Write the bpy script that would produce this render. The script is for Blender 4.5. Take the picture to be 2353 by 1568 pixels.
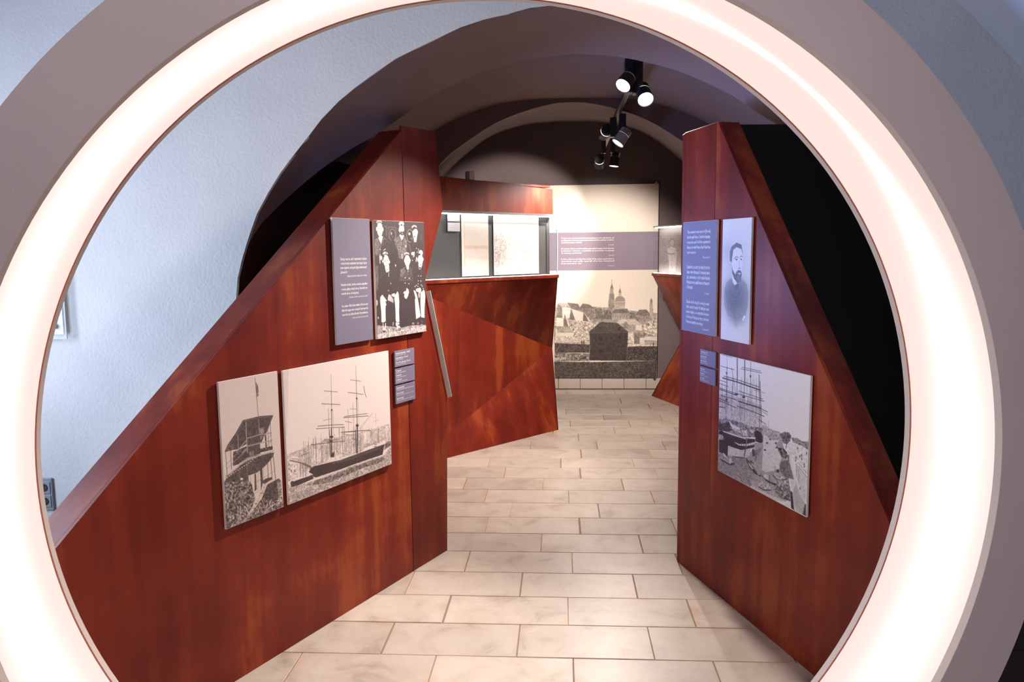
import bpy, bmesh, math, random
import numpy as np
from mathutils import Matrix, Vector

random.seed(11)
scene = bpy.context.scene
for o in list(bpy.data.objects):
    bpy.data.objects.remove(o, do_unlink=True)
col = scene.collection

# ------------------------------------------------------------------ camera
CAM_H = 1.7615
cam_data = bpy.data.cameras.new('camera')
cam_data.sensor_width = 36.0
cam_data.lens = 27.471
cam_data.clip_start = 0.05
cam = bpy.data.objects.new('camera', cam_data)
col.objects.link(cam)
_r = Vector((0.99805, 0.061411, -0.01117)); _u = Vector((0.004048, 0.114893, 0.99337)); _f = Vector((-0.062287, 0.991478, -0.11442))
cam.matrix_world = Matrix(((_r.x, _u.x, -_f.x, 0), (_r.y, _u.y, -_f.y, 0), (_r.z, _u.z, -_f.z, CAM_H), (0, 0, 0, 1)))
scene.camera = cam

# ------------------------------------------------------------------ world, daylight, exposure
world = bpy.data.worlds.new('world'); scene.world = world
world.use_nodes = True
world.node_tree.nodes['Background'].inputs[0].default_value = (0.55, 0.68, 1.0, 1)
world.node_tree.nodes['Background'].inputs[1].default_value = 1.0
scene.view_settings.view_transform = 'Standard'
scene.view_settings.look = 'None'
scene.view_settings.exposure = 0.0
scene.view_settings.gamma = 1.0
scene.view_settings.use_curve_mapping = False
scene.cycles.max_bounces = 6; scene.cycles.diffuse_bounces = 3; scene.cycles.glossy_bounces = 3
scene.cycles.transmission_bounces = 4; scene.cycles.transparent_max_bounces = 10
scene.cycles.adaptive_threshold = 0.05
scene.cycles.caustics_reflective = False; scene.cycles.caustics_refractive = False

def area_light(name, loc, target, sx, sy, power, color):
    d = bpy.data.lights.new(name, 'AREA'); d.shape = 'RECTANGLE'; d.size = sx; d.size_y = sy
    d.energy = power; d.color = color
    o = bpy.data.objects.new(name, d); col.objects.link(o); o.location = loc
    o.rotation_euler = (Vector(target) - Vector(loc)).to_track_quat('-Z', 'Y').to_euler()
    return o
# daylight entering through the window of the entrance room, left of and behind the camera
DAY = area_light('daylight_window_light', (-3.62, 2.35, 1.65), (0, 2.35, 1.5), 1.7, 1.7, 122, (0.70, 0.80, 1.0))
SPOT_POWER = 1.0
RING_POWER = 1.0

# ------------------------------------------------------------------ helpers
def new_mat(name):
    m = bpy.data.materials.new(name); m.use_nodes = True
    nt = m.node_tree; b = nt.nodes['Principled BSDF']
    return m, nt, b
def N(nt, kind, **kw):
    n = nt.nodes.new(kind)
    for k, v in kw.items(): setattr(n, k, v)
    return n
def ramp(nt, stops):
    r = nt.nodes.new('ShaderNodeValToRGB'); e = r.color_ramp.elements
    while len(e) < len(stops): e.new(0.5)
    for i, (p, c) in enumerate(stops):
        e[i].position = p; e[i].color = (*c, 1)
    return r
def srgb(r, g, b):
    f = lambda v: (v/255/12.92) if v/255 <= 0.04045 else ((v/255+0.055)/1.055)**2.4
    return (f(r), f(g), f(b))
def plain(name, color, rough=0.5, metal=0.0, bump=0.0, bump_scale=80.0, coat=0.0, var=0.0):
    m, nt, b = new_mat(name)
    b.inputs['Base Color'].default_value = (*color, 1); b.inputs['Roughness'].default_value = rough
    b.inputs['Metallic'].default_value = metal; b.inputs['Coat Weight'].default_value = coat
    tc = N(nt, 'ShaderNodeTexCoord'); ns = N(nt, 'ShaderNodeTexNoise'); ns.inputs['Scale'].default_value = bump_scale
    ns.inputs['Detail'].default_value = 2
    nt.links.new(tc.outputs['Object'], ns.inputs['Vector'])
    if bump:
        bp = N(nt, 'ShaderNodeBump'); bp.inputs['Strength'].default_value = bump; bp.inputs['Distance'].default_value = 0.01
        nt.links.new(ns.outputs['Fac'], bp.inputs['Height']); nt.links.new(bp.outputs['Normal'], b.inputs['Normal'])
    if var:
        n2 = N(nt, 'ShaderNodeTexNoise'); n2.inputs['Scale'].default_value = 3.0
        nt.links.new(tc.outputs['Object'], n2.inputs['Vector'])
        r = ramp(nt, [(0.3, tuple(c*(1-var) for c in color)), (0.7, tuple(min(1, c*(1+var)) for c in color))])
        nt.links.new(n2.outputs['Fac'], r.inputs['Fac']); nt.links.new(r.outputs['Color'], b.inputs['Base Color'])
    return m
def emit(name, color, strength, base=(0.8, 0.8, 0.8)):
    m, nt, b = new_mat(name)
    b.inputs['Base Color'].default_value = (*base, 1)
    b.inputs['Emission Color'].default_value = (*color, 1); b.inputs['Emission Strength'].default_value = strength
    return m

class MB:
    """collects vertices and faces, builds ONE mesh object"""
    def __init__(self): self.v = []; self.f = []
    def box(self, x0, x1, y0, y1, z0, z1):
        i = len(self.v)
        self.v += [(x0,y0,z0),(x1,y0,z0),(x1,y1,z0),(x0,y1,z0),(x0,y0,z1),(x1,y0,z1),(x1,y1,z1),(x0,y1,z1)]
        self.f += [(i,i+3,i+2,i+1),(i+4,i+5,i+6,i+7),(i,i+1,i+5,i+4),(i+1,i+2,i+6,i+5),(i+2,i+3,i+7,i+6),(i+3,i,i+4,i+7)]
        return self
    def prism(self, pts, y0, y1):
        """polygon (x,z) extruded along y (y0 is the front)"""
        i = len(self.v); n = len(pts)
        self.v += [(x, y0, z) for x, z in pts] + [(x, y1, z) for x, z in pts]
        self.f += [tuple(range(i, i+n)), tuple(range(i+2*n-1, i+n-1, -1))]
        for k in range(n):
            a, b = i+k, i+(k+1) % n
            self.f.append((b, a, a+n, b+n))
        return self
    def poly3(self, pts, thick_dir):
        """planar 3D polygon with a thickness vector"""
        i = len(self.v); n = len(pts); d = Vector(thick_dir)
        self.v += [tuple(p) for p in pts] + [tuple(Vector(p)+d) for p in pts]
        self.f += [tuple(range(i, i+n)), tuple(range(i+2*n-1, i+n-1, -1))]
        for k in range(n):
            a, b = i+k, i+(k+1) % n
            self.f.append((b, a, a+n, b+n))
        return self
    def cyl(self, c, axis, r0, r1, length, seg=24, cap=True):
        c = Vector(c); ax = Vector(axis).normalized()
        t = Vector((0, 0, 1)) if abs(ax.z) < 0.9 else Vector((1, 0, 0))
        u = ax.cross(t).normalized(); w = ax.cross(u)
        i = len(self.v)
        for k in range(seg):
            a = 2*math.pi*k/seg; d = u*math.cos(a)+w*math.sin(a)
            self.v.append(tuple(c+d*r0))
        for k in range(seg):
            a = 2*math.pi*k/seg; d = u*math.cos(a)+w*math.sin(a)
            self.v.append(tuple(c+ax*length+d*r1))
        for k in range(seg):
            b = (k+1) % seg
            self.f.append((i+k, i+b, i+seg+b, i+seg+k))
        if cap:
            self.f.append(tuple(range(i+seg-1, i-1, -1))); self.f.append(tuple(range(i+seg, i+2*seg)))
        return self
    def mesh(self, name, bevel=0.0, smooth=False):
        me = bpy.data.meshes.new(name); me.from_pydata(self.v, [], self.f); me.update()
        bm = bmesh.new(); bm.from_mesh(me)
        bmesh.ops.recalc_face_normals(bm, faces=bm.faces)
        if bevel:
            bmesh.ops.bevel(bm, geom=[e for e in bm.edges if e.is_manifold and e.calc_face_angle(0) > 0.5], offset=bevel, segments=1, affect='EDGES')
        bm.to_mesh(me); bm.free()
        if smooth:
            for p in me.polygons: p.use_smooth = True
        return me
    def build(self, name, mat, parent=None, bevel=0.0, smooth=False, mw=None):
        o = bpy.data.objects.new(name, self.mesh(name, bevel, smooth)); col.objects.link(o)
        if mat: o.data.materials.append(mat)
        if mw is not None: o.matrix_world = mw
        if parent: o.parent = parent
        return o
def tag(o, label=None, cat=None, group=None, kind=None):
    if label: o['label'] = label
    if cat: o['category'] = cat
    if group: o['group'] = group
    if kind: o['kind'] = kind
    return o
def empty(name, mw, label=None, cat=None, group=None):
    o = bpy.data.objects.new(name, None); col.objects.link(o); o.matrix_world = mw
    o.empty_display_size = 0.1
    return tag(o, label, cat, group)
def frame(ox, oy, sx, sy, oz=0.0):
    """local x runs along the surface, local -y is the front, z is up"""
    s = Vector((sx, sy, 0)).normalized(); y = Vector((0, 0, 1)).cross(s)
    return Matrix(((s.x, y.x, 0, ox), (s.y, y.y, 0, oy), (0, 0, 1, oz), (0, 0, 0, 1)))
def smooth_curve(pts, n=4):
    out = []
    for i in range(len(pts)-1):
        p0 = pts[max(i-1, 0)]; p1 = pts[i]; p2 = pts[i+1]; p3 = pts[min(i+2, len(pts)-1)]
        for k in range(n):
            t = k/n
            out.append(tuple(0.5*((2*p1[j])+(-p0[j]+p2[j])*t+(2*p0[j]-5*p1[j]+4*p2[j]-p3[j])*t*t+(-p0[j]+3*p1[j]-3*p2[j]+p3[j])*t**3) for j in (0, 1)))
    out.append(pts[-1]); return out
def resample(pts, n):
    d = [0.0]
    for a, b in zip(pts, pts[1:]): d.append(d[-1]+math.hypot(b[0]-a[0], b[1]-a[1]))
    out = []; j = 0
    for k in range(n):
        t = d[-1]*k/(n-1)
        while j < len(d)-2 and d[j+1] < t: j += 1
        f = (t-d[j])/max(1e-9, d[j+1]-d[j]); out.append((pts[j][0]+(pts[j+1][0]-pts[j][0])*f, pts[j][1]+(pts[j+1][1]-pts[j][1])*f))
    return out

# ------------------------------------------------------------------ materials
def wood_material(name='rust_stained_board', tint=1.0):
    m, nt, b = new_mat(name)
    tc = N(nt, 'ShaderNodeTexCoord'); info = N(nt, 'ShaderNodeObjectInfo')
    off = N(nt, 'ShaderNodeVectorMath', operation='SCALE'); off.inputs['Scale'].default_value = 17.0
    nt.links.new(info.outputs['Random'], off.inputs[0])
    add = N(nt, 'ShaderNodeVectorMath', operation='ADD'); nt.links.new(tc.outputs['Object'], add.inputs[0]); nt.links.new(off.outputs[0], add.inputs[1])
    mp = N(nt, 'ShaderNodeMapping'); mp.inputs['Scale'].default_value = (5.0, 5.0, 0.42); nt.links.new(add.outputs[0], mp.inputs['Vector'])
    n1 = N(nt, 'ShaderNodeTexNoise'); n1.inputs['Scale'].default_value = 1.0; n1.inputs['Detail'].default_value = 5; n1.inputs['Roughness'].default_value = 0.55
    nt.links.new(mp.outputs[0], n1.inputs['Vector'])
    mp2 = N(nt, 'ShaderNodeMapping'); mp2.inputs['Scale'].default_value = (38.0, 38.0, 2.2); nt.links.new(add.outputs[0], mp2.inputs['Vector'])
    n2 = N(nt, 'ShaderNodeTexNoise'); n2.inputs['Scale'].default_value = 1.0; n2.inputs['Detail'].default_value = 3; nt.links.new(mp2.outputs[0], n2.inputs['Vector'])
    n3 = N(nt, 'ShaderNodeTexNoise'); n3.inputs['Scale'].default_value = 2.6; n3.inputs['Detail'].default_value = 7; n3.inputs['Roughness'].default_value = 0.62; nt.links.new(add.outputs[0], n3.inputs['Vector'])
    mx = N(nt, 'ShaderNodeMath', operation='MULTIPLY_ADD'); mx.inputs[1].default_value = 0.10; nt.links.new(n2.outputs['Fac'], mx.inputs[0]); nt.links.new(n1.outputs['Fac'], mx.inputs[2])
    mx2 = N(nt, 'ShaderNodeMath', operation='MULTIPLY_ADD'); mx2.inputs[1].default_value = 0.62; nt.links.new(n3.outputs['Fac'], mx2.inputs[0]); nt.links.new(mx.outputs[0], mx2.inputs[2])
    r = ramp(nt, [(0.50, (0.080, 0.0085, 0.0050)), (0.72, (0.135, 0.0125, 0.0062)), (0.90, (0.200, 0.022, 0.0085)), (1.0, (0.290, 0.052, 0.0140))])
    nt.links.new(mx2.outputs[0], r.inputs['Fac']); nt.links.new(r.outputs['Color'], b.inputs['Base Color'])
    b.inputs['Roughness'].default_value = 0.42; b.inputs['Specular IOR Level'].default_value = 0.24
    bp = N(nt, 'ShaderNodeBump'); bp.inputs['Strength'].default_value = 0.12; bp.inputs['Distance'].default_value = 0.004
    nt.links.new(n2.outputs['Fac'], bp.inputs['Height']); nt.links.new(bp.outputs['Normal'], b.inputs['Normal'])
    return m
WOOD = wood_material()
def plaster(name, color, scale=130.0, strength=0.35, rough=0.85, var=0.04):
    return plain(name, color, rough, bump=strength, bump_scale=scale, var=var)
WHITE = plaster('white_plaster', (0.74, 0.74, 0.76), 70, 0.25)
BROWN = plaster('brown_vault_paint', (0.150, 0.104, 0.096), 160, 0.2, 0.8, 0.06)
BROWN_WALL = plaster('brown_wall_paint', (0.150, 0.112, 0.112), 160, 0.15, 0.8, 0.05)
def tile_material():
    m, nt, b = new_mat('cream_marble')
    tc = N(nt, 'ShaderNodeTexCoord'); info = N(nt, 'ShaderNodeObjectInfo')
    off = N(nt, 'ShaderNodeVectorMath', operation='SCALE'); off.inputs['Scale'].default_value = 41.0; nt.links.new(info.outputs['Random'], off.inputs[0])
    add = N(nt, 'ShaderNodeVectorMath', operation='ADD'); nt.links.new(tc.outputs['Object'], add.inputs[0]); nt.links.new(off.outputs[0], add.inputs[1])
    n1 = N(nt, 'ShaderNodeTexNoise'); n1.inputs['Scale'].default_value = 5.0; n1.inputs['Detail'].default_value = 5; n1.inputs['Roughness'].default_value = 0.62; n1.inputs['Distortion'].default_value = 0.6
    nt.links.new(add.outputs[0], n1.inputs['Vector'])
    r1 = ramp(nt, [(0.30, (0.34, 0.28, 0.225)), (0.45, (0.46, 0.39, 0.325)), (0.62, (0.51, 0.445, 0.375)), (0.85, (0.545, 0.48, 0.41))]); nt.links.new(n1.outputs['Fac'], r1.inputs['Fac'])
    # grey veins
    mp = N(nt, 'ShaderNodeMapping'); mp.inputs['Scale'].default_value = (2.5, 7.0, 1.0); mp.inputs['Rotation'].default_value = (0, 0, 0.5); nt.links.new(add.outputs[0], mp.inputs['Vector'])
    n2 = N(nt, 'ShaderNodeTexNoise'); n2.inputs['Scale'].default_value = 2.0; n2.inputs['Detail'].default_value = 5; n2.inputs['Distortion'].default_value = 1.2; nt.links.new(mp.outputs[0], n2.inputs['Vector'])
    r2 = ramp(nt, [(0.485, (0, 0, 0)), (0.5, (1, 1, 1)), (0.515, (0, 0, 0))]); nt.links.new(n2.outputs['Fac'], r2.inputs['Fac'])
    vs = N(nt, 'ShaderNodeMath', operation='MULTIPLY'); vs.inputs[1].default_value = 0.20; nt.links.new(r2.outputs['Color'], vs.inputs[0])
    mix = N(nt, 'ShaderNodeMixRGB'); mix.inputs['Color2'].default_value = (0.34, 0.31, 0.31, 1); nt.links.new(vs.outputs[0], mix.inputs['Fac']); nt.links.new(r1.outputs['Color'], mix.inputs['Color1'])
    # rusty stains near edges
    sep = N(nt, 'ShaderNodeSeparateXYZ'); nt.links.new(tc.outputs['Generated'], sep.inputs[0])
    def edge(out):
        a = N(nt, 'ShaderNodeMath', operation='SUBTRACT'); a.inputs[1].default_value = 0.5; nt.links.new(sep.outputs[out], a.inputs[0])
        c = N(nt, 'ShaderNodeMath', operation='ABSOLUTE'); nt.links.new(a.outputs[0], c.inputs[0]); return c
    ex = edge('X'); ey = edge('Y'); mxx = N(nt, 'ShaderNodeMath', operation='MAXIMUM'); nt.links.new(ex.outputs[0], mxx.inputs[0]); nt.links.new(ey.outputs[0], mxx.inputs[1])
    n3 = N(nt, 'ShaderNodeTexNoise'); n3.inputs['Scale'].default_value = 4.0; n3.inputs['Detail'].default_value = 3; nt.links.new(add.outputs[0], n3.inputs['Vector'])
    sm = N(nt, 'ShaderNodeMath', operation='MULTIPLY_ADD'); sm.inputs[1].default_value = 0.35; nt.links.new(n3.outputs['Fac'], sm.inputs[0]); nt.links.new(mxx.outputs[0], sm.inputs[2])
    r3 = ramp(nt, [(0.63, (0, 0, 0)), (0.74, (0.50, 0.50, 0.50))]); nt.links.new(sm.outputs[0], r3.inputs['Fac'])
    mix2 = N(nt, 'ShaderNodeMixRGB'); mix2.inputs['Color2'].default_value = (0.50, 0.29, 0.17, 1); nt.links.new(r3.outputs['Color'], mix2.inputs['Fac']); nt.links.new(mix.outputs[0], mix2.inputs['Color1'])
    # per tile tone
    hsv = N(nt, 'ShaderNodeHueSaturation'); mr = N(nt, 'ShaderNodeMapRange'); mr.inputs['To Min'].default_value = 0.88; mr.inputs['To Max'].default_value = 1.06
    nt.links.new(info.outputs['Random'], mr.inputs['Value']); nt.links.new(mr.outputs[0], hsv.inputs['Value']); nt.links.new(mix2.outputs[0], hsv.inputs['Color'])
    nt.links.new(hsv.outputs[0], b.inputs['Base Color'])
    b.inputs['Roughness'].default_value = 0.38
    bp = N(nt, 'ShaderNodeBump'); bp.inputs['Strength'].default_value = 0.06; bp.inputs['Distance'].default_value = 0.01; nt.links.new(n1.outputs['Fac'], bp.inputs['Height']); nt.links.new(bp.outputs['Normal'], b.inputs['Normal'])
    return m
TILE = tile_material()
GROUT = plain('grey_grout', (0.20, 0.17, 0.145), 0.9, bump=0.3, bump_scale=200)
PORTAL_PAINT = plaster('mauve_grey_portal_paint', (0.60, 0.515, 0.545), 220, 0.12, 0.7, 0.03)
LIP = plain('cream_board_edge', (0.62, 0.52, 0.47), 0.6, bump=0.1)
BLACK = plain('black_lacquer', (0.012, 0.012, 0.014), 0.35, bump=0.02)
CHARCOAL = plain('charcoal_metal', (0.030, 0.030, 0.034), 0.45, bump=0.03)
SILVER = plain('brushed_silver', (0.62, 0.62, 0.63), 0.3, 1.0, bump=0.02)
ALU = plain('grey_aluminium', (0.16, 0.165, 0.17), 0.4, 0.6, bump=0.02)
SLATE = plain('slate_caption_board', srgb(118, 112, 132), 0.55, bump=0.05, bump_scale=300)
SLATE_BAND = plain('mauve_grey_print_band', srgb(136, 122, 138), 0.6, bump=0.03)
BOARD_EDGE = plain('white_board_edge', (0.78, 0.72, 0.70), 0.5, bump=0.03)
INK = plain('white_print_ink', (0.86, 0.84, 0.84), 0.6, bump=0.02)
CREAM = plain('cream_print_paper', (0.86, 0.77, 0.66), 0.6, bump=0.03)
CASE_GREY = plain('dark_grey_case_back', (0.072, 0.070, 0.072), 0.5, bump=0.12, bump_scale=60, var=0.12)
PLASTIC_WHITE = plain('white_plastic', (0.75, 0.74, 0.74), 0.4, bump=0.02)
PLASTIC_GREY = plain('silver_grey_plastic', (0.36, 0.38, 0.44), 0.4, 0.2, bump=0.03)
STRIP_DARK = plain('dark_brown_strip', (0.030, 0.020, 0.020), 0.8, bump=0.3, bump_scale=250)
def glass_material(name, tint=(0.972, 0.985, 0.982), fac=0.10):
    m = bpy.data.materials.new(name); m.use_nodes = True; nt = m.node_tree
    nt.nodes.remove(nt.nodes['Principled BSDF']); out = nt.nodes['Material Output']
    tr = N(nt, 'ShaderNodeBsdfTransparent'); tr.inputs['Color'].default_value = (*tint, 1)
    gl = N(nt, 'ShaderNodeBsdfGlossy'); gl.inputs['Roughness'].default_value = 0.03
    fr = N(nt, 'ShaderNodeFresnel'); fr.inputs['IOR'].default_value = 1.45
    geo = N(nt, 'ShaderNodeNewGeometry'); inv = N(nt, 'ShaderNodeMath', operation='SUBTRACT'); inv.inputs[0].default_value = 1.0; nt.links.new(geo.outputs['Backfacing'], inv.inputs[1])
    mr = N(nt, 'ShaderNodeMath', operation='MULTIPLY'); nt.links.new(inv.outputs[0], mr.inputs[1]); nt.links.new(fr.outputs[0], mr.inputs[0])
    mx = N(nt, 'ShaderNodeMixShader'); nt.links.new(mr.outputs[0], mx.inputs[0]); nt.links.new(tr.outputs[0], mx.inputs[1]); nt.links.new(gl.outputs[0], mx.inputs[2])
    nt.links.new(mx.outputs[0], out.inputs['Surface']); return m
GLASS = glass_material('clear_case_glass')
GLASS_EDGE = plain('teal_glass_edge', (0.42, 0.62, 0.62), 0.15, bump=0.0, coat=0.5)
LED = emit('cool_white_led', (1.0, 0.97, 0.93), 17.0)
SCREEN = emit('cool_blue_screen', (0.25, 0.40, 1.0), 4.0, (0.02, 0.02, 0.03))
LENS_HOT = emit('lamp_lens_lit', (1.0, 0.93, 0.82), 30.0)
LENS_DIM = emit('lamp_lens_soft', (1.0, 0.95, 0.88), 3.0)
LENS_OFF = plain('lamp_lens_dark', (0.25, 0.25, 0.25), 0.2)

# ------------------------------------------------------------------ the setting: floor
def floor_tiles():
    base = MB().box(-3.45, 2.75, -3.3, 10.0, -0.12, -0.004).build('floor', GROUT)
    tag(base, 'pale cream marble floor laid in long staggered rows', kind='structure')
    w, d, t, c = 0.596, 0.296, 0.016, 0.0025
    v = [(-w/2,-d/2,-t),(w/2,-d/2,-t),(w/2,d/2,-t),(-w/2,d/2,-t),(-w/2,-d/2,-c),(w/2,-d/2,-c),(w/2,d/2,-c),(-w/2,d/2,-c),(-w/2+c,-d/2+c,0),(w/2-c,-d/2+c,0),(w/2-c,d/2-c,0),(-w/2+c,d/2-c,0)]
    f = [(8,9,10,11)]
    for k in range(4):
        j = (k+1) % 4
        f += [(4+k, 4+j, 8+j, 8+k), (k, j, 4+j, 4+k)]
    me = bpy.data.meshes.new('tile'); me.from_pydata(v, [], f); me.update(); me.materials.append(TILE)
    phase = {-1:.05,0:.40,1:.03,2:.387,3:.06,4:.476,5:.117,6:.255,7:.053,8:.463,9:.15,10:-.005,11:.172,12:.325,13:.16,14:.52,15:.095,16:.45,17:.053,18:.395,19:.10,20:.39,21:.07}
    for row in range(-13, 23):
        y = 3.226+0.3*row+0.15
        if y > 9.9: continue
        ph = phase.get(row, random.uniform(0, .6))
        x0 = -1.9 if row >= -3 else -2.9
        x1 = 2.5 if row < 3 else (1.5 if row < 9 else 1.95)
        if row < -3: x0, x1 = -2.2, 2.0
        k0 = math.floor((x0-ph)/0.6)
        x = ph+k0*0.6+0.3
        while x-0.3 < x1:
            o = bpy.data.objects.new('tile', me); col.objects.link(o)
            o.location = (x+random.uniform(-.003, .003), y+random.uniform(-.0015, .0015), random.uniform(-.0008, .0002))
            o.rotation_euler = (random.uniform(-.001, .001), random.uniform(-.001, .001), random.uniform(-.003, .003))
            o.parent = base
            x += 0.6
floor_tiles()

# ------------------------------------------------------------------ the setting: walls and vaults
CX = 0.085
ARCH1 = [(-1.60, 0.0), (-1.60, 0.6), (-1.595, 1.2), (-1.57, 1.55), (-1.551, 1.672), (-1.513, 1.776), (-1.449, 1.945), (-1.354, 2.101), (-1.274, 2.201), (-1.17, 2.322), (-1.094, 2.408), (-0.985, 2.502), (-0.842, 2.599), (-0.722, 2.666), (-0.548, 2.743), (-0.376, 2.803), (-0.153, 2.852), (-0.032, 2.866), (CX, 2.872)]
ARCH2 = [(-2.15, 0.0), (-2.15, 0.7), (-2.12, 1.3), (-2.02, 1.66), (-1.862, 1.895), (-1.711, 2.04), (-1.547, 2.177), (-1.385, 2.293), (-1.228, 2.387), (-1.071, 2.472), (-0.916, 2.572), (-0.829, 2.633), (-0.633, 2.731), (-0.457, 2.80), (-0.266, 2.85), (-0.111, 2.878), (CX, 2.892)]
ARCH3 = [(-2.15, 0.0), (-2.15, 0.8), (-2.08, 1.5), (-1.85, 2.0), (-1.45, 2.42), (-1.2, 2.595), (-0.979, 2.715), (-0.823, 2.791), (-0.612, 2.868), (-0.448, 2.905), (-0.25, 2.928), (CX, 2.935)]
ARCH4 = [(-1.36, 0.0), (-1.36, 1.0), (-1.32, 1.6), (-1.2, 2.06), (-0.947, 2.452), (-0.733, 2.619), (-0.498, 2.761), (-0.265, 2.846), (-0.05, 2.897), (CX, 2.905)]
ARCH5 = [(-1.9, 0.0), (-1.9, 1.2), (-1.85, 1.9), (-1.7, 2.35), (-1.435, 2.727), (-1.167, 2.969), (-0.847, 3.19), (-0.466, 3.305), (-0.15, 3.335), (CX, 3.34)]
def full(half):
    h = resample(smooth_curve(half), 36)
    return h+[(2*CX-x, z) for x, z in reversed(h[:-1])]
A1, A2, A3, A4, A5 = [full(a) for a in (ARCH1, ARCH2, ARCH3, ARCH4, ARCH5)]
def loft(name, secs, mat, label, smooth=True):
    """secs: list of (y, profile)"""
    v = []; f = []; n = len(secs[0][1])
    for y, pr in secs: v += [(x, y, z) for x, z in pr]
    for s in range(len(secs)-1):
        for k in range(n-1):
            a = s*n+k; f.append((a, a+1, a+n+1, a+n))
    me = bpy.data.meshes.new(name); me.from_pydata(v, [], f); me.update()
    for p in me.polygons: p.use_smooth = smooth
    o = bpy.data.objects.new(name, me); col.objects.link(o); me.materials.append(mat)
    return tag(o, label, kind='structure')
def lerp(a, b, t): return [(p[0]+(q[0]-p[0])*t, p[1]+(q[1]-p[1])*t) for p, q in zip(a, b)]
Y1, Y2, Y3, Y5 = 3.70, 4.25, 6.25, 9.92
A2 = [(x*0.9043, (1.7615+(z-1.7615)*0.9043) if z > 1.0 else z*1.0707) for x, z in A2]
BROWN_LIT = plaster('brown_vault_paint_lit', (0.185, 0.130, 0.126), 160, 0.2, 0.8, 0.05)  # vault paint lightened to imitate light reaching the arch soffit
loft('ceiling', [(Y1, A1), (Y1+.18, lerp(A1, A2, .33)), (Y1+.37, lerp(A1, A2, .67)), (Y2, A2)], BROWN_LIT, 'dark brown painted soffit of the wide entrance arch')
loft('ceiling', [(Y2, [(x*1.1, z+0.20) for x, z in A2]), (4.9, [(p[0]*1.05, p[1]+0.13) for p in lerp(A2, A3, .33)]), (5.6, [(p[0], p[1]+.06) for p in lerp(A2, A3, .66)]), (Y3, A3)], BROWN, 'dark brown groin vault above the spotlight track')
loft('ceiling', [(Y3, A4), (7.5, lerp(A4, A5, .34)), (8.7, lerp(A4, A5, .67)), (Y5, A5)], BROWN, 'dark brown barrel vault running back to the far wall')
loft('wall_middle', [(Y3, A3), (Y3+0.001, A4)], BROWN, 'dark brown crescent wall over the inner arch', smooth=False)
loft('wall_step', [(Y2, A2), (Y2+0.001, [(x*1.1, z+0.20) for x, z in A2])], BROWN, 'thin brown step where the arch meets the vault', smooth=False)
# back wall
wb = MB(); wb.box(-2.2, 2.4, Y5, Y5+0.1, 0, 3.6)
tag(wb.build('wall_back', BROWN_WALL), 'mauve brown far wall behind the printed town panel', kind='structure')
# white wall with the arch opening
def front_wall():
    n = len(A1); ctr = (CX, 1.3); v = []; f = []
    X0, X1, Z1 = -3.45, 2.75, 4.1
    random.seed(5)
    for i, (x, z) in enumerate(A1):
        j = 0.004*random.uniform(-1, 1)
        x += j; z += (j if 0 < i < n-1 else 0)
        dx, dz = x-ctr[0], z-ctr[1]
        if z < 1.3: ox, oz = (X0 if x < ctr[0] else X1), z
        else:
            t = min([s for s in (((X0 if dx < 0 else X1)-ctr[0])/dx if abs(dx) > 1e-6 else 1e9, (Z1-ctr[1])/dz if dz > 1e-6 else 1e9) if s > 0])
            ox, oz = ctr[0]+dx*t, ctr[1]+dz*t
        v += [(x, Y1-0.004, z), (ox, Y1-0.004, oz), (x, Y1+0.02, z)]
    for i in range(n-1):
        a = 3*i; f += [(a, a+1, a+4, a+3), (a, a+3, a+5, a+2)]
    # corner fans
    for i in range(n-1):
        p, q = v[3*i+1], v[3*i+4]
        if abs(p[0]-q[0]) > 1e-4 and abs(p[2]-q[2]) > 1e-4:
            cx = X0 if p[0] < 0 else X1; v.append((cx, Y1-0.004, Z1)); f.append((3*i+1, len(v)-1, 3*i+4))
    me = bpy.data.meshes.new('wall_front'); me.from_pydata(v, [], f); me.update(); me.materials.append(WHITE)
    o = bpy.data.objects.new('wall_front', me); col.objects.link(o)
    tag(o, 'bluish white rough plaster wall around the dark arch', kind='structure')
front_wall()
# entrance room shell
RV = [(2.62, 0.0), (2.62, 1.2), (2.55, 1.75), (2.40, 2.10), (2.22, 2.34), (2.048, 2.524), (1.904, 2.676), (1.748, 2.828), (1.5, 3.04), (1.1, 3.3), (0.5, 3.52), (-0.4, 3.62), (-1.6, 3.55), (-2.6, 3.3), (-3.4, 2.9), (-3.4, 2.5)]
RV = smooth_curve(RV, 3)
loft('ceiling', [(Y1, RV), (1.0, RV), (-1.0, RV), (-3.2, RV)], plaster('pale_blue_vault_paint', (0.50, 0.53, 0.62), 70, 0.25), 'pale blue grey vault over the entrance room')
MB().box(-3.5, 2.75, -3.3, -3.2, 0, 3.7).build('wall_rear', WHITE)['kind'] = 'structure'
wl = MB(); wl.box(-3.5, -3.4, -3.2, 1.6, 0, 2.95).box(-3.5, -3.4, 3.1, 3.7, 0, 2.95).box(-3.5, -3.4, 1.6, 3.1, 0, 0.85).box(-3.5, -3.4, 1.6, 3.1, 2.45, 2.95)
tag(wl.build('wall_left', WHITE), 'white side wall of the entrance room with a window', kind='structure')
wf = MB(); wf.box(-3.47, -3.42, 1.6, 1.66, .85, 2.45).box(-3.47, -3.42, 3.04, 3.1, .85, 2.45).box(-3.47, -3.42, 1.66, 3.04, .85, .91).box(-3.47, -3.42, 1.66, 3.04, 2.39, 2.45).box(-3.47, -3.42, 2.32, 2.38, .91, 2.39)
win = wf.build('window_1', PLASTIC_WHITE); MB().box(-3.448, -3.442, 1.66, 2.32, .91, 2.39).build('pane', GLASS, win); MB().box(-3.448, -3.442, 2.38, 3.04, .91, 2.39).build('pane', GLASS, win); win['kind'] = 'structure'; win['label'] = 'white framed window in the side wall of the entrance room'

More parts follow.
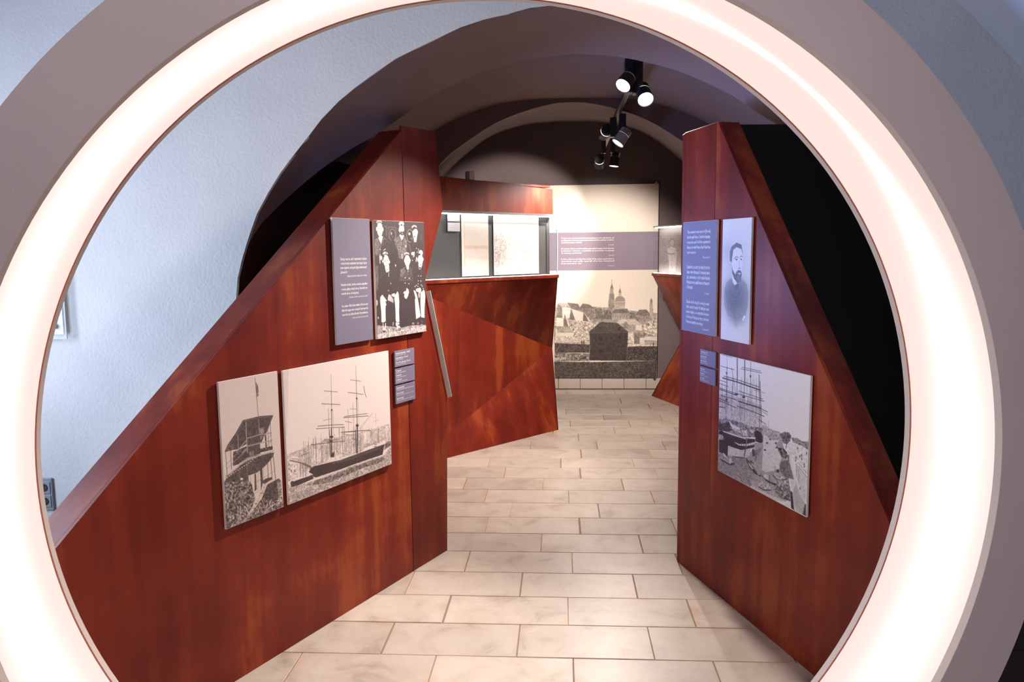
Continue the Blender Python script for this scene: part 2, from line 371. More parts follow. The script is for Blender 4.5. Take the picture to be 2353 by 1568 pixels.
# stone skirting under the mural
bb = MB().box(-0.6, 1.9, Y5-0.012, Y5, 0, 0.136).build('baseboard_back', GROUT); tag(bb, 'cream stone skirting along the far wall', kind='structure')
sk = MB().box(-.136, .136, -.01, .01, .003, .134).mesh('skirting_stone', 0.002); sk.materials.append(plain('cream_skirting_stone', (0.52, 0.45, 0.40), 0.45, bump=0.05, var=0.12))
for k in range(9):
    o = bpy.data.objects.new('skirting_stone', sk); col.objects.link(o); o.location = (-0.45+k*0.278, Y5-0.022, 0); o.parent = bb

# ------------------------------------------------------------------ light portal (the glowing ring one looks through)
def portal():
    ryaw = 0.2037
    ax = Vector((-math.sin(ryaw), math.cos(ryaw), 0)); xx = Vector((math.cos(ryaw), math.sin(ryaw), 0))
    C0 = Vector((-0.1577, 2.2, 1.1842))            # centre of the rear rim
    mw = Matrix(((xx.x, ax.x, 0, C0.x), (xx.y, ax.y, 0, C0.y), (0, 0, 1, 0.0), (0, 0, 0, 1)))
    root = empty('light_portal', mw, 'large round mauve grey portal with a glowing white inner lining', 'portal')
    cz = C0.z; R, RO, D = 1.2495, 1.4099, 0.3991
    def arc(r):
        """angles of the circle above the floor, counter-clockwise from lower right to lower left"""
        a0 = -math.asin(min(1, (cz-0.002)/r))
        return [a0+(math.pi-2*a0)*k/160 for k in range(161)]
    def pt(r, a, y): return (r*math.cos(a), y, cz+r*math.sin(a))
    def swept(name, prof, mat, smooth=True):
        """closed profile [(r, y)] swept around the part of the circle above the floor"""
        n = len(prof); v = []; f = []
        angs = [arc(r) for r, _ in prof]
        for k in range(161):
            for j, (r, y) in enumerate(prof): v.append(pt(r, angs[j][k], y))
        for k in range(160):
            for j in range(n):
                a, b = k*n+j, k*n+(j+1) % n
                f.append((a, b, b+n, a+n))
        f += [tuple(range(n-1, -1, -1)), tuple(range(160*n, 161*n))]
        me = bpy.data.meshes.new(name); me.from_pydata(v, [], f); me.update()
        bm = bmesh.new(); bm.from_mesh(me); bmesh.ops.recalc_face_normals(bm, faces=bm.faces); bm.to_mesh(me); bm.free()
        o = bpy.data.objects.new(name, me); col.objects.link(o); me.materials.append(mat); o.parent = root
        return o
    swept('front_ring', [(R+.0, -D), (RO, -D), (RO, -D+.02), (R, -D+.02)], PORTAL_PAINT)
    lip = swept('front_lip', [(R-.0005, -D+.0008), (R+.004, -D+.0008), (R+.004, -D+.026), (R-.0005, -D+.026)], LIP)
    swept('rear_ring', [(R, -.024), (RO, -.024), (RO, 0), (R, 0)], LIP)
    swept('outer_shell', [(RO-.012, -D+.02), (RO-.001, -D+.02), (RO-.001, -.024), (RO-.012, -.024)], PORTAL_PAINT)
    swept('red_seal', [(R+.001, -.0272), (R+.006, -.0272), (R+.006, -.0245), (R+.001, -.0245)], plain('red_brown_seal', (0.40, 0.09, 0.05), 0.6))
    # glowing diffuser between the rims: brighter over the light strip that runs along its middle
    m, nt, b = new_mat('glowing_opal_diffuser')
    tc = N(nt, 'ShaderNodeTexCoord'); sep = N(nt, 'ShaderNodeSeparateXYZ'); nt.links.new(tc.outputs['Object'], sep.inputs[0])
    zc = N(nt, 'ShaderNodeMath', operation='SUBTRACT'); zc.inputs[1].default_value = cz; nt.links.new(sep.outputs['Z'], zc.inputs[0])
    at = N(nt, 'ShaderNodeMath', operation='ARCTAN2'); nt.links.new(zc.outputs[0], at.inputs[0]); nt.links.new(sep.outputs['X'], at.inputs[1])
    da = N(nt, 'ShaderNodeMath', operation='SUBTRACT'); da.inputs[1].default_value = 0.93; nt.links.new(at.outputs[0], da.inputs[0])
    ab = N(nt, 'ShaderNodeMath', operation='ABSOLUTE'); nt.links.new(da.outputs[0], ab.inputs[0])
    wr = N(nt, 'ShaderNodeMapRange', interpolation_type='SMOOTHSTEP'); wr.inputs['From Min'].default_value = 0.0; wr.inputs['From Max'].default_value = 0.85
    wr.inputs['To Min'].default_value = 0.014; wr.inputs['To Max'].default_value = 0.10; nt.links.new(ab.outputs[0], wr.inputs['Value'])
    dy = N(nt, 'ShaderNodeMath', operation='ADD'); dy.inputs[1].default_value = D*0.5+0.03; nt.links.new(sep.outputs['Y'], dy.inputs[0])
    q = N(nt, 'ShaderNodeMath', operation='DIVIDE'); nt.links.new(dy.outputs[0], q.inputs[0]); nt.links.new(wr.outputs[0], q.inputs[1])
    q2 = N(nt, 'ShaderNodeMath', operation='MULTIPLY'); nt.links.new(q.outputs[0], q2.inputs[0]); nt.links.new(q.outputs[0], q2.inputs[1])
    ng = N(nt, 'ShaderNodeMath', operation='MULTIPLY'); ng.inputs[1].default_value = -1.0; nt.links.new(q2.outputs[0], ng.inputs[0])
    ex = N(nt, 'ShaderNodeMath', operation='EXPONENT'); nt.links.new(ng.outputs[0], ex.inputs[0])
    st = N(nt, 'ShaderNodeMapRange'); st.inputs['To Min'].default_value = 0.96*RING_POWER; st.inputs['To Max'].default_value = 1.25*RING_POWER; nt.links.new(ex.outputs[0], st.inputs['Value'])
    cr = ramp(nt, [(0.0, (1.0, 0.80, 0.73)), (1.0, (1.0, 0.99, 0.97))]); nt.links.new(ex.outputs[0], cr.inputs['Fac'])
    nt.links.new(cr.outputs[0], b.inputs['Emission Color']); nt.links.new(st.outputs[0], b.inputs['Emission Strength'])
    b.inputs['Base Color'].default_value = (0.03, 0.027, 0.025, 1); b.inputs['Roughness'].default_value = 0.5
    swept('glowing_lining', [(R+.003, -D+.026), (R+.009, -D+.026), (R+.009, -.0275), (R+.003, -.0275)], m)
portal()

BLACK_MATT = plain('matt_black_board', (0.006, 0.005, 0.006), 0.85)
# ------------------------------------------------------------------ partitions and cabinets in rust stained board
ML = frame(-1.293, 3.109, 0.4216, 0.9068)
MR = frame(0.657, 4.31, 0.3076, -0.9515)
def left_partition():
    t = empty('display_partition', ML, 'rust red partition with a long diagonal top edge on the left of the aisle', 'partition')
    T = 0.15; sd = 1.116
    zt = lambda s: 0.811+(s+0.837)*0.81
    MB().prism([(-1.1, 0.0), (sd, 0.0), (sd, zt(sd)), (-1.1, zt(-1.1))], 0.0, 0.018).build('face_board', WOOD, t, bevel=0.0012).matrix_parent_inverse = Matrix()
    MB().prism([(sd+.004, 0.0), (1.461, 0.0), (1.494, 0.925), (1.302, 1.617), (1.491, 2.004), (1.429, 2.425), (sd+.004, 2.417)], 0.0, 0.018).build('end_board', WOOD, t, bevel=0.0012)
    MB().poly3([(-1.1, 0.018, zt(-1.1)), (sd, 0.018, zt(sd)), (sd, T, zt(sd)), (-1.1, T, zt(-1.1))], (0, 0, -0.02)).build('sloping_cap', WOOD, t)
    MB().poly3([(sd, 0.018, zt(sd)+.004), (1.429, 0.018, 2.421), (1.429, T, 2.421), (sd, T, zt(sd)+.004)], (0, 0, -0.02)).build('top_cap', WOOD, t)
    MB().prism([(-1.1, 0.0), (1.28, 0.0), (1.28, 2.40), (sd, zt(sd)-.02), (-1.1, zt(-1.1)-.02)], T-.018, T).build('back_board', BLACK, t)
    MB().box(-1.1, -1.082, 0.018, T-.018, 0, zt(-1.1)-.02).build('end_cap', WOOD, t)
def right_partition():
    t = empty('display_partition', MR, 'rust red partition with a steep diagonal edge on the right of the aisle', 'partition')
    T = 0.115; sd = 0.349
    zt = lambda s: 2.377-(s-0.367)*1.2525
    MB().prism([(sd+.003, 0.0), (1.80, 0.0), (1.80, zt(1.80)), (0.367, 2.377), (sd+.003, 2.377)], 0.0, 0.018).build('face_board', WOOD, t, bevel=0.0012)
    MB().prism([(0.018, 0.0), (sd, 0.0), (sd, 2.377), (0.018, 2.375)], 0.0, 0.018).build('end_board', WOOD, t, bevel=0.0012)
    MB().prism([(-0.014, 0.0), (0.014, 0.0), (0.014, 2.372), (-0.010, 2.368)], 0.001, T).build('edge_strip', WOOD, t, bevel=0.001)
    MB().poly3([(0.367, 0.018, 2.377), (1.80, 0.018, zt(1.80)), (1.80, T, zt(1.80)), (0.367, T, 2.377)], (0, 0, -0.02)).build('sloping_cap', WOOD, t)
    MB().box(0.016, 0.367, 0.018, T, 2.355, 2.374).build('top_cap', WOOD, t)
    MB().prism([(0.014, 0.0), (1.80, 0.0), (1.80, zt(1.80)-.02), (0.367, 2.352), (0.014, 2.352)], T-.018, T).build('back_board', BLACK, t)
    MB().box(1.782, 1.80, 0.018, T-.018, 0, zt(1.80)-.03).build('end_cap', WOOD, t)
left_partition(); right_partition()
def black_screen():
    # matt black board closing the gap between the right partition and the vault side
    t = [o for o in bpy.data.objects if o.name.startswith('display_partition') and 'right' in o['label']][0]
    bpy.context.view_layer.update()
    inv = t.matrix_world.inverted()
    a = MR @ Vector((0.33, 0.112, 0)); b_ = Vector((2.02, a.y+0.10, 0)); n = Vector((0, 0.016, 0))
    up = Vector((0, 0, 2.372))
    MB().poly3([inv @ a, inv @ b_, inv @ (b_+up), inv @ (a+up)], inv.to_3x3() @ n).build('black_backing_screen', BLACK_MATT, t)
black_screen()

def glass_pane(name, parent, pts, d, edge=True):
    o = MB().poly3(pts, d).build(name, GLASS, parent); return o

MC = frame(-0.977, 6.508, 0.660, 0.751)
def middle_cabinet():
    t = empty('display_cabinet', MC, 'faceted rust red showcase with a lit glass case, behind the left partition', 'display case')
    L, Rr = -0.45, 1.44
    A, B, Cc, Dd = (L, 0, 1.5), (Rr, 0, 1.5), (1.69, 0.30, 0.765), (L, 0, 0.0); E = (Rr, 0, 0.0)
    th = (0, 0.018, 0)
    MB().poly3([A, B, Cc], th).build('upper_facet', WOOD, t)
    MB().poly3([A, Cc, Dd], th).build('middle_facet', WOOD, t)
    MB().poly3([Dd, Cc, E], th).build('lower_facet', WOOD, t)
    MB().poly3([B, (Rr, .36, 1.5), (1.69, .36, .765), (Rr, .36, 0), E, Cc], (-0.018, 0, 0)).build('side_board', WOOD, t)
    MB().box(L, Rr+.006, -0.012, 0.36, 1.5, 1.53).build('shelf', WOOD, t, bevel=0.002)
    MB().prism([(L, 2.107), (1.41, 2.107), (1.405, 2.342), (L, 2.40)], 0.03, 0.05).build('header_board', WOOD, t, bevel=0.0015)
    MB().box(1.39, 1.408, 0.05, 0.34, 2.107, 2.34).build('header_side', WOOD, t)
    MB().box(L, Rr, 0.0, 0.034, 2.086, 2.106).build('aluminium_rail', ALU, t)
    led = MB().box(L+.03, Rr-.004, 0.036, 0.052, 2.078, 2.086).build('light_strip', LED, t)
    MB().box(L+.03, Rr-.004, 0.012, 0.03, 1.531, 1.536).build('light_strip', emit('cool_white_led_low', (1.0, 0.96, 0.92), 9.0), t)
    MB().box(L, 1.435, 0.10, 0.12, 1.53, 2.107).build('case_back', CASE_GREY, t)
    MB().box(L, Rr, 0.034, 0.12, 2.09, 2.107).build('case_top', CASE_GREY, t)
    glass_pane('front_glass', t, [(L, 0, 1.53), (Rr, 0, 1.53), (Rr, 0, 2.088), (L, 0, 2.088)], (0, 0.006, 0))
    glass_pane('end_glass', t, [(Rr-.006, .006, 1.53), (Rr-.006, .1, 1.53), (Rr-.006, .1, 2.088), (Rr-.006, .006, 2.088)], (0.006, 0, 0))
    MB().box(Rr-.007, Rr, -0.0005, 0.007, 1.53, 2.088).build('glass_corner', GLASS_EDGE, t)
    tag(MB().box(-.031, .031, -.03, .03, 0, .075).build('sensor_box', PLASTIC_WHITE, None, bevel=.004, mw=MC @ Matrix.Translation((0.395, 0.085, 2.377))), 'small white box standing on top of the showcase header', 'sensor')
    MB().box(L, 1.39, 0.05, 0.34, 2.358, 2.376).build('header_top', WOOD, t)
middle_cabinet()

MD = frame(1.094, 9.411, 0.3391, -0.9407)
def far_cabinet():
    t = empty('display_cabinet', MD, 'waisted rust red showcase with a lit glass top near the far wall', 'display case')
    Ln = 1.7
    th = (0, 0.018, 0)
    MB().poly3([(0, 0, 1.452), (Ln, 0, 1.452), (Ln, .25, .72)], th).build('upper_facet', WOOD, t)
    MB().poly3([(0, 0, 1.452), (Ln, .25, .72), (0, .42, .70)], th).build('middle_facet', WOOD, t)
    MB().poly3([(0, .42, .70), (Ln, .25, .72), (Ln, 0, 0), (0, 0, 0)], th).build('lower_facet', WOOD, t)
    MB().poly3([(0, 0, 1.452), (0, .42, .70), (0, 0, 0), (0, .5, 0), (0, .5, 1.452)], (.018, 0, 0)).build('side_board', BLACK, t)
    MB().box(-.006, Ln, -0.01, 0.5, 1.452, 1.482).build('shelf', WOOD, t, bevel=0.002)
    MB().box(0, Ln, 0.0, 0.10, 2.02, 2.034).build('case_top', ALU, t)
    MB().box(.05, Ln, 0.004, 0.02, 2.008, 2.02).build('light_strip', LED, t)
    MB().box(.0, Ln, 0.010, 0.026, 1.483, 1.490).build('light_strip', emit('cool_white_led_far', (1.0, 0.96, 0.92), 25.0), t)
    glass_pane('front_glass', t, [(0, 0, 1.482), (Ln, 0, 1.482), (Ln, 0, 2.02), (0, 0, 2.02)], (0, 0.006, 0))
    glass_pane('end_glass', t, [(0, .006, 1.482), (0, .08, 1.482), (0, .08, 2.02), (0, .006, 2.02)], (0.006, 0, 0))
    MB().box(.004, Ln, 0.08, 0.10, 1.482, 2.02).build('case_back', CASE_GREY, t)
far_cabinet()

def desk_cabinet():
    """showcase standing behind the left partition; only the sloping glass edge shows past the partition"""
    m = frame(-0.672, 4.50, -0.235, 0.972)
    t = empty('display_desk', m, 'glass fronted sloping showcase whose teal glass edge shows behind the left partition', 'display case')
    # local x runs away from the camera, local +y points left into the cabinet... front is the aisle side
    Ln = 1.55
    def pr(pts, name, mat, x0=0.10, x1=Ln):
        v = []; n = len(pts)
        mb = MB(); mb.v = [(x0, y, z) for y, z in pts]+[(x1, y, z) for y, z in pts]
        mb.f = [tuple(range(n)), tuple(range(2*n-1, n-1, -1))]+[((k+1) % n, k, k+n, (k+1) % n+n) for k in range(n)]
        return mb.build(name, mat, t)
    pr([(0.05, 0.0), (0.86, 0.0), (0.86, 0.9), (0.02, 0.9)], 'base_cabinet', WOOD)
    pr([(0.84, 0.9), (0.86, 0.9), (0.86, 1.84), (0.84, 1.84)], 'back_board', WOOD)
    pr([(0.10, 0.9), (0.84, 0.9), (0.84, 1.84), (0.24, 1.84)], 'far_side_board', WOOD, Ln-.02, Ln)
    pr([(0.28, 1.86), (0.31, 1.86), (0.31, 2.39), (0.28, 2.39)], 'lamp_blocker_board', BLACK_MATT, 0.02, Ln)  # unseen board added to keep spotlight beams off the arch soffit
    pr([(0.31, 1.86), (0.86, 1.86), (0.86, 1.88), (0.31, 1.88)], 'blocker_shelf', BLACK_MATT, 0.14, Ln)
    pr([(0.80, 1.10), (0.84, 1.10), (0.84, 1.80), (0.80, 1.80)], 'monitor', BLACK, 0.12, 0.96)
    pr([(0.797, 1.12), (0.80, 1.12), (0.80, 1.78), (0.797, 1.78)], 'lit_screen', SCREEN, 0.14, 0.94)
    d = bpy.data.lights.new('screen_light', 'AREA'); d.shape = 'RECTANGLE'; d.size = 0.6; d.size_y = 0.6; d.energy = 44; d.color = (0.28, 0.42, 1.0); d.spread = math.radians(100)
    lo = bpy.data.objects.new('screen_light', d); col.objects.link(lo)
    p0 = m @ Vector((0.36, 0.78, 1.46)); aim = Vector((0.66, 4.30, 2.1))
    lo.matrix_world = Matrix.Translation(p0) @ (aim-p0).to_track_quat('-Z', 'Y').to_matrix().to_4x4()
    lo.parent = t; lo.matrix_parent_inverse = m.inverted()
left_front = None
desk_cabinet()
def sloping_glass():
    # glass pane leaning along the aisle side of the hidden showcase; its near edge is flush with the partition end
    m = ML
    t = bpy.data.objects['display_desk']
    n = Vector((0.9068, -0.4216, 0)); 
    P = lambda s, z: Vector((-1.293+0.4216*s, 3.109+0.9068*s, z))+n*0.004
    a0, a1 = P(1.498, 0.915), P(1.300, 1.545)
    go = Vector((-0.235, 0.972, 0))*1.5
    w = Vector((0.017, 0.007, 0.004))
    inv = t.matrix_world.inverted()
    L = lambda q: inv @ q
    MB().poly3([L(a0), L(a0+go), L(a1+go), L(a1)], inv.to_3x3() @ (w*0.5)).build('sloping_glass', GLASS, t)
    e = Vector((0.4216, 0.9068, 0))*0.004
    MB().poly3([L(a0-e), L(a0-e+w), L(a1-e+w), L(a1-e)], inv.to_3x3() @ (e*0.9)).build('glass_edge', plain('pale_glass_edge', (0.55, 0.43, 0.38), 0.25, bump=.02), t)
    MB().poly3([L(a0-e+w), L(a0-e+w*1.32), L(a1-e+w*1.32), L(a1-e+w)], inv.to_3x3() @ (e*0.9)).build('glass_edge_teal', GLASS_EDGE, t)  # teal sliver of the pane's front surface beside its edge
bpy.context.view_layer.update()
sloping_glass()

# ------------------------------------------------------------------ track spotlights
TRX, TRZ = 0.45, 2.80
trk = MB().box(TRX-.018, TRX+.018, 5.06, 8.3, TRZ, TRZ+.03).build('lighting_track', BLACK)
tag(trk, 'slim black lighting track fixed under the brown vault', 'track')
def spotlight(label, base, boxsize, head, aim, hot, spread=40, power=0, blend=0.4, r=0.048, ln=0.12, body=None, color=(1.0, 0.875, 0.79)):
    """base: top of the driver box; head: centre of the lens; aim: point the lamp looks at"""
    body = body or CHARCOAL
    root = empty('track_spotlight', Matrix.Translation(base), label, 'spotlight', 'spotlights on the black ceiling track')
    B = Vector(base); H = Vector(head)-B; D = (Vector(aim)-Vector(head)).normalized()
    bx, by, bz = boxsize
    MB().box(-bx/2, bx/2, -by/2, by/2, -bz, 0).build('driver_box', BLACK, root, bevel=0.003)
    back = H-D*ln
    # arm from the driver box to the head
    s = Vector((0, 0, -bz*0.85)); mid = (H+back)/2
    v = mid-s; MB().cyl(s, v, 0.010, 0.010, v.length, 10).build('arm', BLACK, root)
    MB().cyl(back+D*0.045, D, r*0.93, r, ln-.045, 28, cap=False).build('head', body, root, smooth=True)
    MB().cyl(back, D, r*0.62, r*0.62, .046, 20).build('heat_sink_core', CHARCOAL, root)
    for k in range(4):
        MB().cyl(back+D*(0.002+k*0.011), D, r*0.92, r*0.92, 0.004, 24).build('cooling_fin', body, root)
    MB().cyl(H-D*.004, D, r*1.04, r*1.04, 0.006, 28, cap=False).build('bezel', body, root)
    MB().cyl(H-D*.005, D, r*0.93, r*0.93, 0.002, 28).build('lens', hot, root)
    if power:
        d = bpy.data.lights.new('spot_beam', 'SPOT'); d.energy = power*SPOT_POWER; d.color = color
        d.spot_size = math.radians(spread); d.spot_blend = blend; d.shadow_soft_size = 0.035
        o = bpy.data.objects.new('spot_beam', d); col.objects.link(o)
        o.matrix_world = Matrix.Translation(Vector(head)+D*0.01) @ D.to_track_quat('-Z', 'Y').to_matrix().to_4x4()
        o.parent = root; o.matrix_parent_inverse = root.matrix_world.inverted()
    return root
WARMGREY = plain('warm_grey_lamp_body', (0.42, 0.40, 0.38), 0.4, 0.3, bump=.02)
spotlight('front left spotlight of the track with a bright half hidden lens', (TRX-.035, 4.90, 2.90), (0.05, 0.085, 0.20), (0.372, 4.80, 2.725), (-1.32, 2.9, 0.25), LENS_DIM, 62, 640, 1.0)
spotlight('front right spotlight of the track, its dazzling lens facing the camera', (TRX+.022, 4.93, 2.90), (0.056, 0.085, 0.20), (0.514, 4.86, 2.655), (0.85, 3.0, 0.75), LENS_HOT, 80, 310, 1.0)
spotlight('middle left spotlight of the track seen from its finned back', (TRX-.03, 6.36, 2.795), (0.05, 0.08, 0.15), (0.345, 6.44, 2.68), (-0.62, 9.9, 1.85), LENS_DIM, 37, 560, 0.4)
spotlight('middle right spotlight of the track with a pale body and soft white lens', (TRX+.03, 6.20, 2.795), (0.05, 0.08, 0.15), (0.435, 6.06, 2.560), (-0.75, 5.75, 0.9), LENS_DIM, 105, 310, 0.9, body=WARMGREY)
spotlight('far left spotlight of the track, a dark round back', (TRX-.04, 7.55, 2.795), (0.04, 0.06, 0.13), (0.375, 7.62, 2.565), (0.50, 9.9, 1.35), LENS_DIM, 64, 290, 0.7, body=BLACK)
spotlight('far right spotlight of the track, a black cylinder pointing down', (TRX+.04, 7.50, 2.795), (0.04, 0.06, 0.13), (0.50, 7.46, 2.535), (0.15, 7.25, 0.0), LENS_DIM, 155, 260, 0.5, r=0.046, ln=.13, body=BLACK)

def ceiling_lamp():
    t = empty('ceiling_lamp', Matrix.Translation((0.5, -0.9, 3.50)), 'warm white ceiling lamp of the entrance room', 'lamp')
    MB().cyl((0, 0, -.06), (0, 0, 1), .20, .20, .08, 40).build('housing', PLASTIC_WHITE, t)
    MB().cyl((0, 0, -.065), (0, 0, 1), .185, .185, .006, 40).build('diffuser', emit('warm_lamp_diffuser', (1.0, 0.86, 0.74), 2.0), t)
    d = bpy.data.lights.new('lamp_light', 'SPOT'); d.energy = 270; d.color = (1.0, 0.86, 0.80); d.spot_size = math.radians(88); d.spot_blend = 0.75; d.shadow_soft_size = 0.18
    o = bpy.data.objects.new('lamp_light', d); col.objects.link(o); o.location = (0.5, -0.9, 3.40)
    o.rotation_euler = (Vector((-0.45, 1.8, 0.9))-Vector((0.5, -0.9, 3.4))).to_track_quat('-Z', 'Y').to_euler()
    o.parent = t; o.matrix_parent_inverse = t.matrix_world.inverted()
ceiling_lamp()

# ------------------------------------------------------------------ small things in the entrance room
def wall_socket():
    m = Matrix.Translation((-2.606, 3.694, 0.565))
    t = empty('wall_socket', m, 'silver grey double power socket on the white wall beside the portal', 'socket')
    MB().box(-.041, .041, -.010, 0, -.085, .085).build('frame_plate', PLASTIC_GREY, t, bevel=.004)
    for z in (-.0355, .0355):
        s = MB().box(-.031, .031, -.014, -.010, z-.031, z+.031).build('socket_insert', PLASTIC_GREY, t, bevel=.002)
        MB().cyl((0, -.0155, z), (0, 1, 0), .020, .020, .004, 24).build('socket_well', plain('dark_socket_well', (0.03, 0.03, 0.035), .5), s)
        for x in (-.0095, .0095):
            MB().cyl((x, -.0165, z), (0, 1, 0), .0026, .0026, .002, 10).build('contact_hole', SILVER, s)
wall_socket()
def wall_plaque():
    m = Matrix.Translation((-2.60, 3.69, 1.62))
    t = empty('wall_plaque', m, 'clear glass plaque held by steel buttons on the white wall', 'plaque')
    MB().box(-.18, .185, -.026, -.020, -.262, .262).build('glass_sheet', GLASS, t)
    MB().box(-.16, .165, -.0195, -.0185, -.24, .24).build('paper_sheet', PLASTIC_WHITE, t)
    e = MB(); e.box(.180, .185, -.0265, -.0195, -.262, .262); e.box(-.18, .18, -.0265, -.0195, -.262, -.257); e.build('glass_rim', plain('grey_glass_rim', (0.50, 0.53, 0.57), .2), t)
    for x in (-.125, .125):
        for z in (-.20, .20):
            b_ = MB().cyl((x, -.034, z), (0, 1, 0), .014, .016, .036, 20).build('steel_button', SILVER, t, smooth=False)
wall_plaque()
for (y0, y1, lab) in ((2.55, 3.345, 'dark brown floor strip lying nearer the portal on the right'), (3.355, 3.66, 'narrow dark brown floor strip lying against the white wall')):
    tag(MB().box(1.70, 2.55, y0, y1, 0.0005, 0.012).build('dark_floor_strip', STRIP_DARK, None, bevel=.002), lab, 'mat')  # added strips over the tiles, standing in for a dark brown floor

